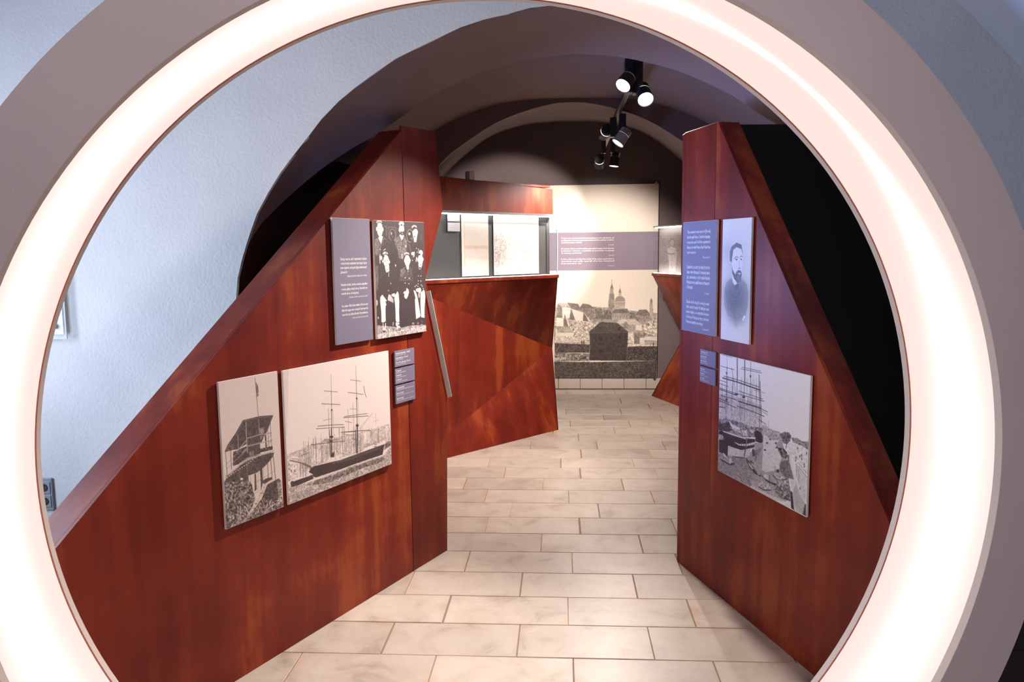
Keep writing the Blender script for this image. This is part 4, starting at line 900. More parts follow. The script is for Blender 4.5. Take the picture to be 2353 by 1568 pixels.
PRINTS['ship'] = """
P 62 25 10|1,0 48,0 13,480 -7,475
P 66 55 60|1,619 104,615 165,602 228,589 258,571 307,584 397,608 556,618 782,638 989,636 995,825 720,797 222,778 28,828 -1,827
P 90 100 0|218,582 258,571 316,591 296,612 220,604
P 92 80 15|188,638 255,649 294,677 291,755 204,738
P 92 100 15|706,638 770,649 768,744 704,736
P 90 100 20|479,670 516,680 509,756 477,747
P 88 100 20|939,653 979,658 974,789 949,787
P 90 70 30|15,673 100,716 102,810 16,791
P 95 100 0|29,653 52,647 93,663 95,674 56,665
L 34 75 1.6|298,543 291,657
L 44 75 2.0|899,748 897,822
L 30 75 3.3|248,547 245,724
L 32 75 2.9|788,626 785,812
L 40 75 3.0|864,628 862,717
L 48 75 3.3|495,538 492,640
L 47 75 3.5|891,710 888,821
L 29 75 2.1|602,615 603,678
L 32 75 2.4|148,624 144,727
L 35 75 2.0|980,674 979,782
L 33 75 2.6|393,627 394,697
L 44 75 2.6|161,570 156,670
L 26 75 2.8|250,595 248,766
L 25 75 2.1|723,725 726,808
L 40 75 3.2|438,653 434,737
L 34 75 3.5|470,538 467,593
L 44 75 2.0|148,562 145,627
L 30 75 1.6|963,706 957,793
L 26 75 2.5|673,591 666,801
L 44 75 2.2|206,608 206,734
L 25 75 2.2|301,585 294,769
L 25 75 2.0|816,679 811,772
L 28 75 1.4|291,650 291,770
L 47 75 3.1|972,705 973,829
L 30 75 3.3|512,543 510,748
L 44 75 2.7|377,615 376,753
L 31 75 3.5|651,665 654,734
L 41 75 1.6|951,787 954,827
L 26 75 1.9|949,740 949,826
L 30 75 1.4|734,724 737,783
L 45 75 3.3|860,632 861,786
L 41 75 2.2|862,646 862,819
L 25 75 1.4|491,600 488,734
L 28 75 2.3|847,705 848,818
L 45 75 1.4|120,654 116,763
L 30 75 2.6|775,640 777,715
L 47 75 2.4|200,620 193,804
L 47 75 1.9|766,601 759,800
L 29 75 3.3|449,628 444,705
L 38 75 3.4|511,578 512,634
L 37 75 2.9|357,601 355,665
L 33 75 3.0|302,646 302,771
L 32 75 3.5|671,659 668,802
L 44 75 2.7|351,646 348,721
L 41 75 1.7|759,644 753,724
L 47 75 2.3|796,625 794,742
L 35 75 3.5|623,570 616,733
L 25 75 1.4|371,566 369,751
L 48 75 1.8|786,719 785,812
L 44 75 3.6|578,683 572,793
L 40 75 3.3|670,679 665,801
L 47 75 2.9|436,604 431,694
L 49 75 3.3|369,612 365,728
L 35 75 1.5|803,643 797,792
L 34 75 3.6|686,664 686,746
L 49 75 3.2|162,670 160,769
L 30 75 3.2|184,572 181,743
L 32 75 3.3|228,566 220,739
L 48 75 2.0|675,651 673,733
L 32 75 1.5|189,541 179,743
L 42 75 2.9|337,650 335,773
L 38 75 3.1|860,725 861,819
L 46 75 2.4|519,553 513,634
L 34 75 3.1|858,653 859,768
L 25 75 3.3|420,580 410,779
L 46 75 3.0|232,555 225,691
L 29 75 3.2|495,629 495,788
L 34 75 3.5|901,770 904,823
L 47 75 1.9|194,621 189,810
L 40 75 2.0|605,561 604,722
L 40 75 2.1|352,650 351,775
L 41 75 3.1|874,754 874,820
L 27 75 3.2|969,696 966,828
L 30 75 1.5|602,588 599,794
L 49 75 3.3|691,590 690,646
L 40 75 1.5|827,702 828,766
L 33 75 3.3|498,547 495,734
L 40 75 1.4|347,580 340,773
L 32 75 3.0|742,716 742,809
L 25 75 3.3|464,543 465,641
L 40 75 3.4|745,647 739,808
L 25 75 1.9|312,599 305,770
L 27 75 3.4|213,638 209,703
L 41 75 3.2|275,659 273,729
L 49 75 1.7|381,587 374,773
L 32 75 2.5|198,668 193,860
L 29 75 2.8|169,653 160,820
L 25 75 2.0|254,560 246,764
L 49 75 1.8|610,607 602,796
L 49 75 1.6|932,738 934,826
L 27 75 1.9|663,692 657,800
L 34 75 3.1|555,619 554,793
L 30 75 1.8|143,561 141,641
L 34 75 3.0|626,608 627,696
L 30 75 1.4|386,661 380,776
L 30 70 6.7|110,718 108,820
L 30 70 6.8|130,725 129,827
L 30 70 6.8|151,731 150,834
P 25 100 0|20,700 20,703 19,706 18,708 16,708 15,707 14,705 13,701 13,698 13,694 14,692 15,690 17,690 18,691 19,693 20,696
P 25 100 0|21,734 21,737 20,740 19,741 17,742 16,741 15,738 14,735 14,732 14,728 15,725 16,724 18,724 19,725 20,727 21,730
P 25 100 0|38,756 38,759 37,762 36,764 34,764 33,763 32,760 31,757 31,754 32,750 33,748 34,746 35,746 36,747 38,749 38,752
P 25 100 0|65,764 65,768 64,770 63,772 62,772 60,771 59,769 58,766 58,762 59,759 60,756 61,754 62,754 64,755 65,757 65,761
L 35 100 5.0|102,665 173,660
L 30 100 6.6|24,670 114,716 146,742 202,785
L 40 100 11.0|128,724 193,769
L 30 100 2.6|409,102 406,242
L 30 100 4.4|406,233 402,377
L 30 100 7.0|402,377 395,579
L 28 100 3.2|650,72 648,197
L 28 100 5.0|648,197 647,335
L 28 100 6.9|647,335 643,565
L 28 100 13.8|643,555 642,642
L 32 100 3.9|343,217 462,249
L 32 100 4.7|314,312 400,334 483,356
L 32 100 5.2|273,478 395,499 510,525
L 32 100 4.7|258,494 395,521 517,547
L 32 100 3.6|589,176 697,209
L 32 100 4.5|562,274 647,300 714,323
L 32 100 4.9|520,462 642,477 750,492
L 32 100 5.4|509,468 631,491 759,514
L 32 100 2.7|578,412 638,429
L 32 100 3.6|526,502 591,529
L 32 100 2.6|326,446 392,448
L 32 100 6.3|484,582 633,609 776,640
L 45 100 3.9|374,362 371,572
L 45 100 3.2|608,372 609,593
L 45 100 3.2|556,407 556,589
L 50 60 3.5|414,384 413,583
L 50 60 3.7|661,347 660,569
P 25 100 0|412,383 411,386 409,388 407,389 403,389 400,388 398,386 396,383 396,379 396,377 398,374 401,373 404,373 407,375 410,377 411,380
P 25 100 0|656,343 655,346 653,349 651,350 647,350 644,349 641,346 640,343 639,340 640,337 642,335 645,333 648,333 651,335 654,337 655,340
P 20 100 0|659,571 657,575 654,577 649,579 643,578 637,576 632,572 628,568 627,563 629,559 632,556 637,555 643,556 649,558 654,562 658,566
L 50 100 3.2|662,597 806,500
L 60 50 2.3|664,616 785,519
L 30 100 5.5|724,257 732,315 745,350
L 60 100 1.7|322,333 340,322
L 60 100 1.8|383,402 404,386
L 55 100 2.4|839,507 839,613
L 60 100 2.4|807,574 873,577
L 70 60 1.3|315,306 402,254
L 70 60 1.3|483,350 407,255
L 70 60 1.4|675,299 719,256
L 70 60 1.4|623,380 646,348
L 25 100 11.5|394,531 385,756
L 25 100 6.1|374,531 378,745
L 25 100 15.7|643,580 634,791
L 25 100 7.4|623,598 623,788
P 20 100 0|410,598 408,601 404,604 399,605 392,604 385,601 380,597 376,593 375,589 377,585 380,583 386,582 393,583 399,585 405,589 409,593
P 20 100 0|404,632 402,635 398,637 393,637 386,636 379,634 374,630 370,626 369,623 370,620 374,618 380,617 387,618 393,621 399,624 402,628
L 32 100 5.1|208,605 295,620 517,660
L 32 100 3.9|326,598 448,633
L 32 100 3.9|316,606 396,630
L 32 100 4.6|590,663 632,683
L 32 100 5.4|492,583 628,613
L 32 100 3.6|502,599 599,638
P 20 100 20|377,754 394,723 415,720 408,754 403,770
P 93 100 0|421,758 487,761 490,773 458,773 460,801 423,776
P 90 100 30|341,770 362,750 424,767 392,794
P 92 100 15|709,775 936,774 936,799 720,802 700,794
L 40 100 3.8|709,770 949,748
P 15 100 0|823,775 822,777 821,778 820,778 817,778 815,777 814,776 813,774 812,772 813,771 814,770 816,769 818,769 820,770 821,772 823,773
P 15 100 0|838,779 837,781 836,782 834,782 832,782 830,781 829,780 827,778 827,776 828,775 829,774 830,773 833,774 835,774 836,776 837,778
P 15 100 0|822,794 822,796 821,797 819,797 817,797 815,796 813,795 812,793 812,791 812,790 813,789 815,788 817,789 819,789 821,791 822,793
P 15 100 0|837,799 837,800 836,801 834,802 832,801 830,800 828,799 827,797 827,796 827,794 828,793 830,792 832,793 834,794 836,795 837,797
P 15 100 0|868,773 868,775 867,776 865,776 863,776 861,775 859,774 858,772 857,770 858,769 859,767 861,767 863,767 865,768 867,770 868,771
P 18 100 12|177,808 197,784 222,778 392,794 460,801 623,802 720,802 930,802 917,828 900,887 632,880 495,880 238,871 217,859 210,835
P 33 60 15|392,798 623,809 720,809 886,807 874,830 605,830 391,821
L 80 60 6.2|361,785 460,801 623,800
P 20 100 15|21,839 32,830 82,838 210,840 219,873 95,880 26,876
P 90 100 0|26,825 42,820 78,836 50,838
P 68 100 45|22,877 218,890 632,884 909,899 998,835 1000,1000 -1,1000 1,832
P 36 80 60|218,890 389,901 632,898 903,907 927,944 603,941 336,947 210,923
L 85 100 8.6|216,874 389,887 516,888
L 85 100 8.4|638,888 706,888 909,892
L 86 100 3.9|935,838 985,842
P 35 100 40|936,799 996,790 995,835 916,852
L 40 55 4.1|686,1038 736,1043
L 40 55 3.6|763,962 793,967
L 85 55 3.8|652,982 695,988
L 85 55 2.2|107,919 123,920
L 85 55 2.8|630,939 658,943
L 30 55 3.8|615,972 636,975
L 40 55 3.4|165,923 195,926
L 85 55 3.6|684,1036 722,1041
L 30 55 3.3|548,1031 577,1029
L 30 55 2.3|177,946 209,952
L 30 55 3.2|144,953 160,948
L 30 55 3.9|841,960 881,963
L 40 55 3.7|237,902 260,900
L 30 55 4.1|717,996 745,997
L 40 55 2.2|12,940 38,945
L 40 55 2.6|381,1014 418,1021
L 85 55 3.7|154,974 197,985
L 85 55 3.0|14,910 30,908
L 30 55 3.1|304,921 336,922
L 30 55 3.6|64,933 105,939
L 30 55 3.3|467,992 487,989
L 30 55 2.2|67,997 88,996
L 30 55 3.4|732,1004 768,1010
L 40 55 4.2|579,946 615,953
L 40 55 4.0|510,1029 548,1031
L 40 55 2.8|931,1006 955,1000
L 85 55 3.3|813,1022 842,1024
L 30 55 3.8|618,965 646,962
L 40 55 2.2|161,899 175,893
L 85 55 2.4|12,956 50,963
L 85 55 3.1|598,971 639,978
L 30 55 2.4|83,978 108,980
L 30 55 3.1|147,970 190,978
L 30 55 2.8|312,982 331,981
L 85 55 2.9|193,933 228,938
L 30 55 3.4|83,928 99,929
L 40 55 3.4|117,937 156,944
L 40 55 4.0|622,1028 664,1030
L 85 55 3.7|306,945 342,950
L 85 55 4.0|671,1030 694,1030
L 85 55 3.6|114,949 146,950
L 40 55 2.6|214,915 244,913
L 85 55 2.5|397,971 440,981
L 40 55 4.0|653,1016 696,1025
L 85 55 3.5|299,919 332,920
L 30 55 4.4|953,1040 1008,1045
L 30 55 3.5|312,961 347,967
L 85 55 3.3|575,947 620,953
L 30 55 2.4|640,995 685,998
L 40 55 3.1|139,985 161,989
L 85 55 3.3|63,933 84,933
L 30 55 2.6|489,980 505,980
L 30 55 3.3|756,967 785,969
L 40 55 3.4|367,922 404,925
L 40 55 3.7|238,902 254,897
L 30 55 2.9|66,967 91,972
L 30 55 4.0|814,1015 858,1017
L 40 55 4.1|659,981 679,982
L 85 55 3.0|153,942 181,940
L 40 55 2.7|389,1008 405,1006
L 40 55 3.7|516,1020 555,1028
L 30 55 3.5|469,938 497,938
L 30 55 3.4|604,996 623,992
L 85 55 3.3|773,949 794,946
L 30 55 2.4|248,994 270,995
L 30 55 3.0|483,949 518,955
L 40 55 4.0|445,1015 485,1017
L 30 55 2.9|446,942 463,942
L 85 55 3.0|684,987 723,987
L 85 55 3.1|531,970 559,967
L 40 55 3.2|644,1015 670,1019
L 85 55 3.3|610,1012 644,1010
L 85 55 2.3|82,927 104,931
L 85 55 2.9|343,1008 364,1009
L 30 55 2.7|580,971 621,976
L 30 55 3.5|349,944 366,940
L 30 55 3.4|54,988 91,993
L 30 55 2.4|298,990 315,986
L 40 55 3.0|378,951 406,956
L 40 55 4.2|695,953 739,956
L 40 55 3.2|900,1002 939,1003
L 85 55 3.3|163,925 182,923
L 85 55 3.7|662,995 701,1002
L 40 55 3.3|724,986 776,990
L 40 55 3.7|36,893 72,899
L 30 55 3.4|407,1020 431,1017
L 30 55 4.0|670,1035 718,1045
L 85 55 3.2|234,935 261,939
L 30 55 3.0|95,952 125,956
L 40 55 3.8|683,1041 718,1045
L 40 55 3.4|848,969 877,971
L 40 55 3.4|248,971 281,972
L 85 55 3.6|479,939 512,939
L 85 55 2.8|233,950 258,950
L 40 55 2.5|334,1003 357,1004
L 40 55 3.5|74,911 96,912
L 30 55 3.6|153,973 193,977
L 40 55 3.2|705,1034 730,1033
L 30 55 2.8|599,994 636,1001
L 30 55 2.4|358,949 389,951
L 40 55 2.3|147,929 176,934
L 85 55 3.6|891,1025 928,1031
L 30 55 3.9|610,975 659,982
L 85 55 2.7|756,1018 780,1015
L 40 55 2.7|892,976 911,976
L 40 55 2.6|497,946 535,946
L 30 55 2.4|646,1033 680,1038
L 85 55 3.7|395,994 431,996
L 40 55 2.4|484,996 505,997
L 85 55 3.0|971,971 1024,982
"""
PRINTS['harbor'] = """
P 62 50 60|-3,347 106,315 233,319 367,312 520,320 536,489 3,632
L 28 70 2.3|451,164 459,245
L 27 70 2.8|174,212 173,370
L 27 70 1.3|288,230 290,307
L 42 70 3.1|149,298 161,440
L 34 70 2.3|356,226 373,411
L 26 70 2.8|175,147 170,314
L 34 70 1.3|513,224 509,356
L 23 70 1.8|296,335 300,519
L 23 70 3.2|312,261 323,444
L 41 70 3.3|361,286 360,369
L 49 70 2.9|496,217 489,294
L 26 70 1.6|78,343 95,533
L 45 70 2.2|430,315 451,515
L 49 70 1.8|288,352 289,495
L 41 70 1.9|396,225 412,447
L 26 70 2.6|159,356 172,477
L 26 70 2.0|83,251 100,399
L 27 70 3.5|298,267 292,441
L 35 70 1.4|260,322 265,427
L 49 70 1.7|435,126 436,340
L 28 70 1.5|74,369 85,462
L 30 70 2.7|453,212 459,430
L 26 70 3.4|16,268 13,414
L 45 70 1.5|495,152 489,281
L 25 70 2.9|395,164 409,319
L 41 70 3.3|459,211 472,346
L 42 70 3.0|249,256 255,487
L 34 70 1.5|166,319 169,489
L 48 70 1.3|459,244 471,309
L 45 70 2.7|266,210 267,326
L 44 70 2.2|267,343 259,447
L 22 70 1.9|303,299 305,445
L 23 70 2.6|64,331 79,472
L 45 70 2.3|347,137 354,223
L 41 70 3.2|349,144 341,293
L 34 70 3.3|162,246 168,380
L 42 70 3.3|459,214 460,400
L 23 70 2.9|497,217 510,333
L 43 70 2.4|416,324 437,541
L 33 70 2.8|284,152 289,360
L 34 70 3.1|164,223 178,311
L 26 70 3.1|101,175 101,387
L 33 70 2.7|391,110 386,306
L 39 70 3.0|406,218 403,377
L 32 70 1.7|102,352 106,579
L 28 70 3.1|270,190 279,358
L 38 70 3.0|280,314 280,409
L 24 70 2.7|96,204 109,430
L 20 70 3.4|33,286 48,445
L 42 70 2.6|397,317 411,441
L 48 70 1.4|166,175 164,267
L 37 70 2.0|435,304 429,452
L 35 70 2.4|37,240 54,384
L 44 70 1.9|118,337 122,442
L 21 70 1.9|266,327 284,490
L 46 70 2.6|344,340 337,414
L 37 70 1.5|26,250 21,426
L 29 70 2.0|72,198 66,423
L 28 70 2.8|144,191 138,301
L 22 70 2.8|108,367 117,439
L 41 70 1.7|55,377 62,611
L 36 70 3.3|376,261 367,335
L 48 70 2.7|411,141 422,341
L 21 70 1.7|151,391 167,599
L 43 70 1.3|455,289 455,492
L 48 70 1.5|114,164 130,335
L 32 70 2.8|176,242 180,433
L 42 70 1.7|34,240 41,374
L 38 70 3.0|47,277 41,440
L 40 70 3.3|111,168 107,327
L 48 70 2.2|275,143 291,293
L 38 70 1.9|356,294 355,457
L 40 70 1.9|20,347 13,463
L 27 70 2.8|457,120 456,195
L 24 70 1.7|79,312 88,390
L 48 70 1.5|313,163 308,293
L 31 70 1.7|97,406 117,612
L 41 70 1.6|37,385 50,536
L 36 70 2.9|378,332 388,474
L 46 70 2.1|229,173 241,319
L 31 70 1.4|313,218 316,363
L 25 70 3.3|270,378 263,474
L 46 70 3.1|417,92 424,177
L 29 70 2.5|387,297 384,390
L 42 70 2.4|209,375 202,482
L 48 70 3.2|178,178 196,408
L 47 70 1.8|391,240 391,398
L 42 70 2.7|325,292 328,500
L 27 70 3.1|481,82 483,246
L 36 70 3.0|281,358 278,583
L 28 85 3.2|94,3 96,104
L 28 85 6.9|96,95 96,335
L 28 85 11.6|223,5 230,189
L 50 85 8.1|226,180 231,539
L 28 85 11.4|314,4 321,197
L 50 85 7.9|317,189 320,547
L 28 85 5.2|386,1 389,179
L 50 85 6.9|386,176 389,528
L 28 85 5.0|157,93 214,296
L 50 85 8.5|486,92 505,497
L 28 85 5.9|497,136 521,449
L 50 85 7.4|93,350 89,557
L 20 100 2.8|17,5 161,6
L 20 100 4.2|11,102 191,103
L 20 100 4.0|281,65 499,58
L 20 100 4.4|271,80 509,70
L 20 100 5.5|59,179 225,176 488,183
L 20 100 10.2|45,197 233,195 501,204
L 20 100 4.2|6,225 90,225
L 20 100 4.7|3,251 114,256
L 20 100 5.6|5,291 218,293
L 20 100 6.5|6,301 218,306
L 20 100 4.5|257,264 529,266
L 20 100 4.9|245,289 546,280
L 20 100 6.5|27,350 234,341
L 20 100 9.9|248,347 509,342
L 20 100 6.6|2,379 131,385
L 20 100 6.1|3,398 103,401 238,409
L 20 100 6.3|237,391 397,389 549,395
L 20 100 5.1|509,344 586,352
L 20 100 3.4|522,358 587,373
L 20 100 4.7|489,432 574,451
L 20 100 7.5|6,450 83,441
L 20 100 2.2|427,218 554,215
P 15 100 0|245,292 243,295 238,299 231,303 222,306 213,307 205,307 200,305 198,302 200,298 205,294 212,290 221,288 230,286 237,287 243,289
P 15 100 0|332,295 331,298 327,302 321,305 314,307 307,308 301,308 296,306 295,303 296,300 300,296 306,293 313,291 320,290 326,291 330,292
P 20 100 0|104,146 103,151 101,155 98,158 94,160 90,160 87,158 85,154 84,150 84,145 86,141 89,138 93,136 97,136 100,138 103,142
P 20 100 0|395,117 394,121 392,125 390,128 386,129 383,129 380,127 378,124 377,120 377,116 379,113 382,110 385,108 389,109 392,110 394,113
P 20 100 0|112,364 111,369 108,373 104,376 98,379 93,379 88,378 84,375 83,371 84,366 87,362 92,358 97,356 102,356 107,357 111,360
L 90 100 5.4|224,312 226,554
L 88 100 4.4|315,390 319,556
L 85 100 4.4|386,356 386,520
P 42 85 95|-1,556 123,520 257,513 404,511 536,489 540,560 3,712
P 12 80 30|2,598 139,544 197,570 178,608 50,657 4,650
P 88 100 10|131,532 175,553 273,559 279,599 199,598 155,568
P 85 100 20|294,572 354,556 369,596 317,611
P 80 100 20|393,541 437,533 439,555 413,566
P 12 100 20|445,544 481,521 526,531 534,559 453,581
P 68 100 40|528,461 577,461 626,473 725,471 733,506 546,559
L 55 100 2.1|602,416 603,467
P 62 100 15|-6,745 351,750 532,642 543,509 732,490 779,610 830,718 821,845 800,966 -2,1000
P 85 100 10|551,532 733,515 685,575 747,653 732,691 730,747 585,817 542,814
P 50 70 35|-1,850 189,828 352,777 461,841 418,1000 -2,1000
P 72 60 30|427,933 688,936 800,966 692,999 431,1000
P 13 100 20|5,660 56,641 304,633 457,598 458,615 451,666 362,706 303,733 135,751 129,838 13,836
P 60 100 40|6,684 58,679 75,714 8,731
P 80 100 15|131,745 269,741 336,721 413,682 391,756 306,792 189,819 128,829
L 20 100 7.4|189,822 339,784
P 85 100 10|60,640 331,621 358,631 180,645 64,649
P 88 100 10|204,694 273,692 360,666 455,621 450,644 361,682 267,705
L 20 100 4.5|269,686 271,709
L 20 100 4.5|300,677 301,700
L 20 100 4.5|326,669 328,692
L 20 100 4.4|379,654 380,676
L 20 100 4.4|411,645 412,667
L 20 100 4.4|437,637 438,659
P 80 100 30|314,571 367,557 363,598 316,598
P 75 100 20|141,590 267,575 281,580 282,598 199,598
L 25 100 9.8|361,621 351,696 335,769
L 70 100 3.5|365,624 356,695
P 12 100 20|458,562 539,544 542,596 524,612 461,615
P 25 100 20|421,698 439,674 480,715 436,746
L 40 100 4.4|452,675 480,715
P 40 60 30|455,625 537,610 544,638 458,780
P 20 100 20|8,881 38,886 142,891 223,864 207,888 157,905 47,902
P 85 100 0|58,827 92,831 118,846 126,863 81,848
P 80 100 20|148,856 176,838 191,865 164,893 146,889
L 85 100 4.8|16,883 135,884
P 20 100 30|352,777 393,791 420,810 501,867 538,859 526,874 463,872 389,838
P 70 100 30|387,802 421,818 448,841 429,847 395,827
P 35 100 50|399,780 445,784 446,801 407,800
P 70 100 50|505,941 528,907 565,894 638,898 646,926 593,958 531,959
L 12 100 7.9|512,957 569,963 641,936
L 85 100 3.1|512,952 568,956 640,930
P 15 100 20|525,842 564,872 649,873 754,861 685,885 589,885 545,866
P 85 100 20|562,842 611,834 618,866 576,864
L 20 100 5.1|625,829 633,904
P 70 100 50|680,785 720,780 772,783 801,794 740,828 682,831
L 15 100 6.7|664,816 700,833 752,824 806,792
P 15 100 20|696,758 724,749 726,773 697,779
L 25 100 3.3|680,742 689,790
P 40 100 30|728,709 754,676 815,648 830,718 839,776 795,788 731,759
P 30 100 90|709,589 765,576 806,601 798,645 753,647 710,614
P 45 100 100|685,885 831,825 852,896 849,943 783,960 688,936
P 60 100 90|706,835 829,801 832,841 708,873
P 25 100 0|604,586 603,589 600,592 596,595 591,597 586,598 582,598 579,596 577,594 578,591 581,588 585,585 590,583 595,582 600,582 603,584
P 25 100 0|583,646 582,649 579,652 575,655 570,657 565,658 560,658 557,657 556,654 557,651 560,648 564,645 569,643 574,642 579,642 582,644
P 25 100 0|637,547 636,550 634,553 630,555 625,557 620,558 616,558 613,556 611,554 612,551 615,548 619,545 624,543 629,542 633,543 636,544
P 25 100 0|707,590 706,593 704,596 700,598 695,600 690,601 686,601 683,599 682,597 683,594 686,591 690,588 694,586 699,585 703,586 706,587
P 25 100 0|697,559 696,562 693,565 689,568 685,570 680,571 676,570 673,569 672,566 672,563 675,560 679,558 684,556 689,555 693,555 696,557
P 66 100 40|549,503 732,490 745,520 654,550 551,532
P 38 100 60|720,485 769,455 813,447 837,469 828,504 797,538 758,541 739,513
L 30 100 6.5|796,530 788,570
P 50 100 50|837,477 896,465 939,476 1000,459 998,518 941,512 856,513
P 90 100 20|802,536 855,505 941,508 993,520 994,702 973,686 907,651 823,604 793,576
P 82 100 15|885,642 995,710 991,892 964,878 915,778 890,722
P 45 100 35|801,615 823,608 893,770 839,780 819,721
P 90 100 0|818,606 843,656 899,772 877,775 826,661
L 40 100 3.6|906,635 994,689
L 40 100 3.6|919,663 995,714
L 40 100 2.8|897,662 897,744
L 40 100 2.8|917,680 920,769
P 86 100 10|842,784 893,774 915,782 928,822 964,878 991,900 986,906 943,878 919,834 895,794 871,856 849,847
P 70 100 15|894,790 925,844 948,880 986,906 971,1002 929,1010 884,979 866,866
L 93 100 8.9|860,856 884,971 912,997 992,1001
P 15 100 15|844,866 864,871 885,987 907,995 855,991
P 20 100 10|986,906 994,907 998,995 968,991
P 90 100 0|793,994 822,966 845,969 847,998 824,990 802,1003
P 22 100 0|929,587 929,591 928,595 927,598 925,599 924,599 922,597 921,594 920,590 920,586 921,583 922,580 924,579 926,579 928,581 929,584
P 22 100 0|944,575 944,579 943,582 942,585 940,586 939,586 937,584 936,581 935,578 935,574 936,570 937,567 939,566 941,566 943,568 944,571
P 22 100 0|946,598 946,602 945,606 944,609 942,610 940,610 938,608 937,605 937,601 937,597 937,594 939,591 941,590 942,590 944,591 945,594
P 22 100 0|971,630 971,634 970,638 969,640 967,642 966,642 964,640 963,637 962,633 962,629 963,625 964,623 966,621 968,622 970,623 971,626
P 22 100 0|972,646 972,650 971,653 970,656 968,658 967,657 965,656 964,653 963,649 963,645 964,641 965,638 967,637 969,637 970,639 972,642
P 22 100 0|889,628 889,632 888,636 887,639 885,640 883,640 882,638 880,635 880,631 880,627 881,624 882,621 884,620 886,620 887,622 889,625
P 22 100 0|941,814 941,818 940,822 938,825 937,826 935,826 933,824 932,821 931,817 931,813 932,810 934,807 935,805 937,805 939,807 940,810
P 22 100 0|989,545 989,549 988,552 987,555 985,556 984,556 982,554 981,551 980,548 980,544 981,540 982,537 984,536 986,536 987,538 989,541
P 22 100 0|905,535 905,539 904,542 903,545 901,546 899,546 897,544 896,541 895,537 896,533 896,530 898,527 900,526 901,526 903,528 904,531
P 22 100 0|893,607 893,611 892,615 891,617 889,619 887,618 886,617 884,614 884,610 884,606 885,602 886,599 888,598 890,598 891,600 893,603
"""
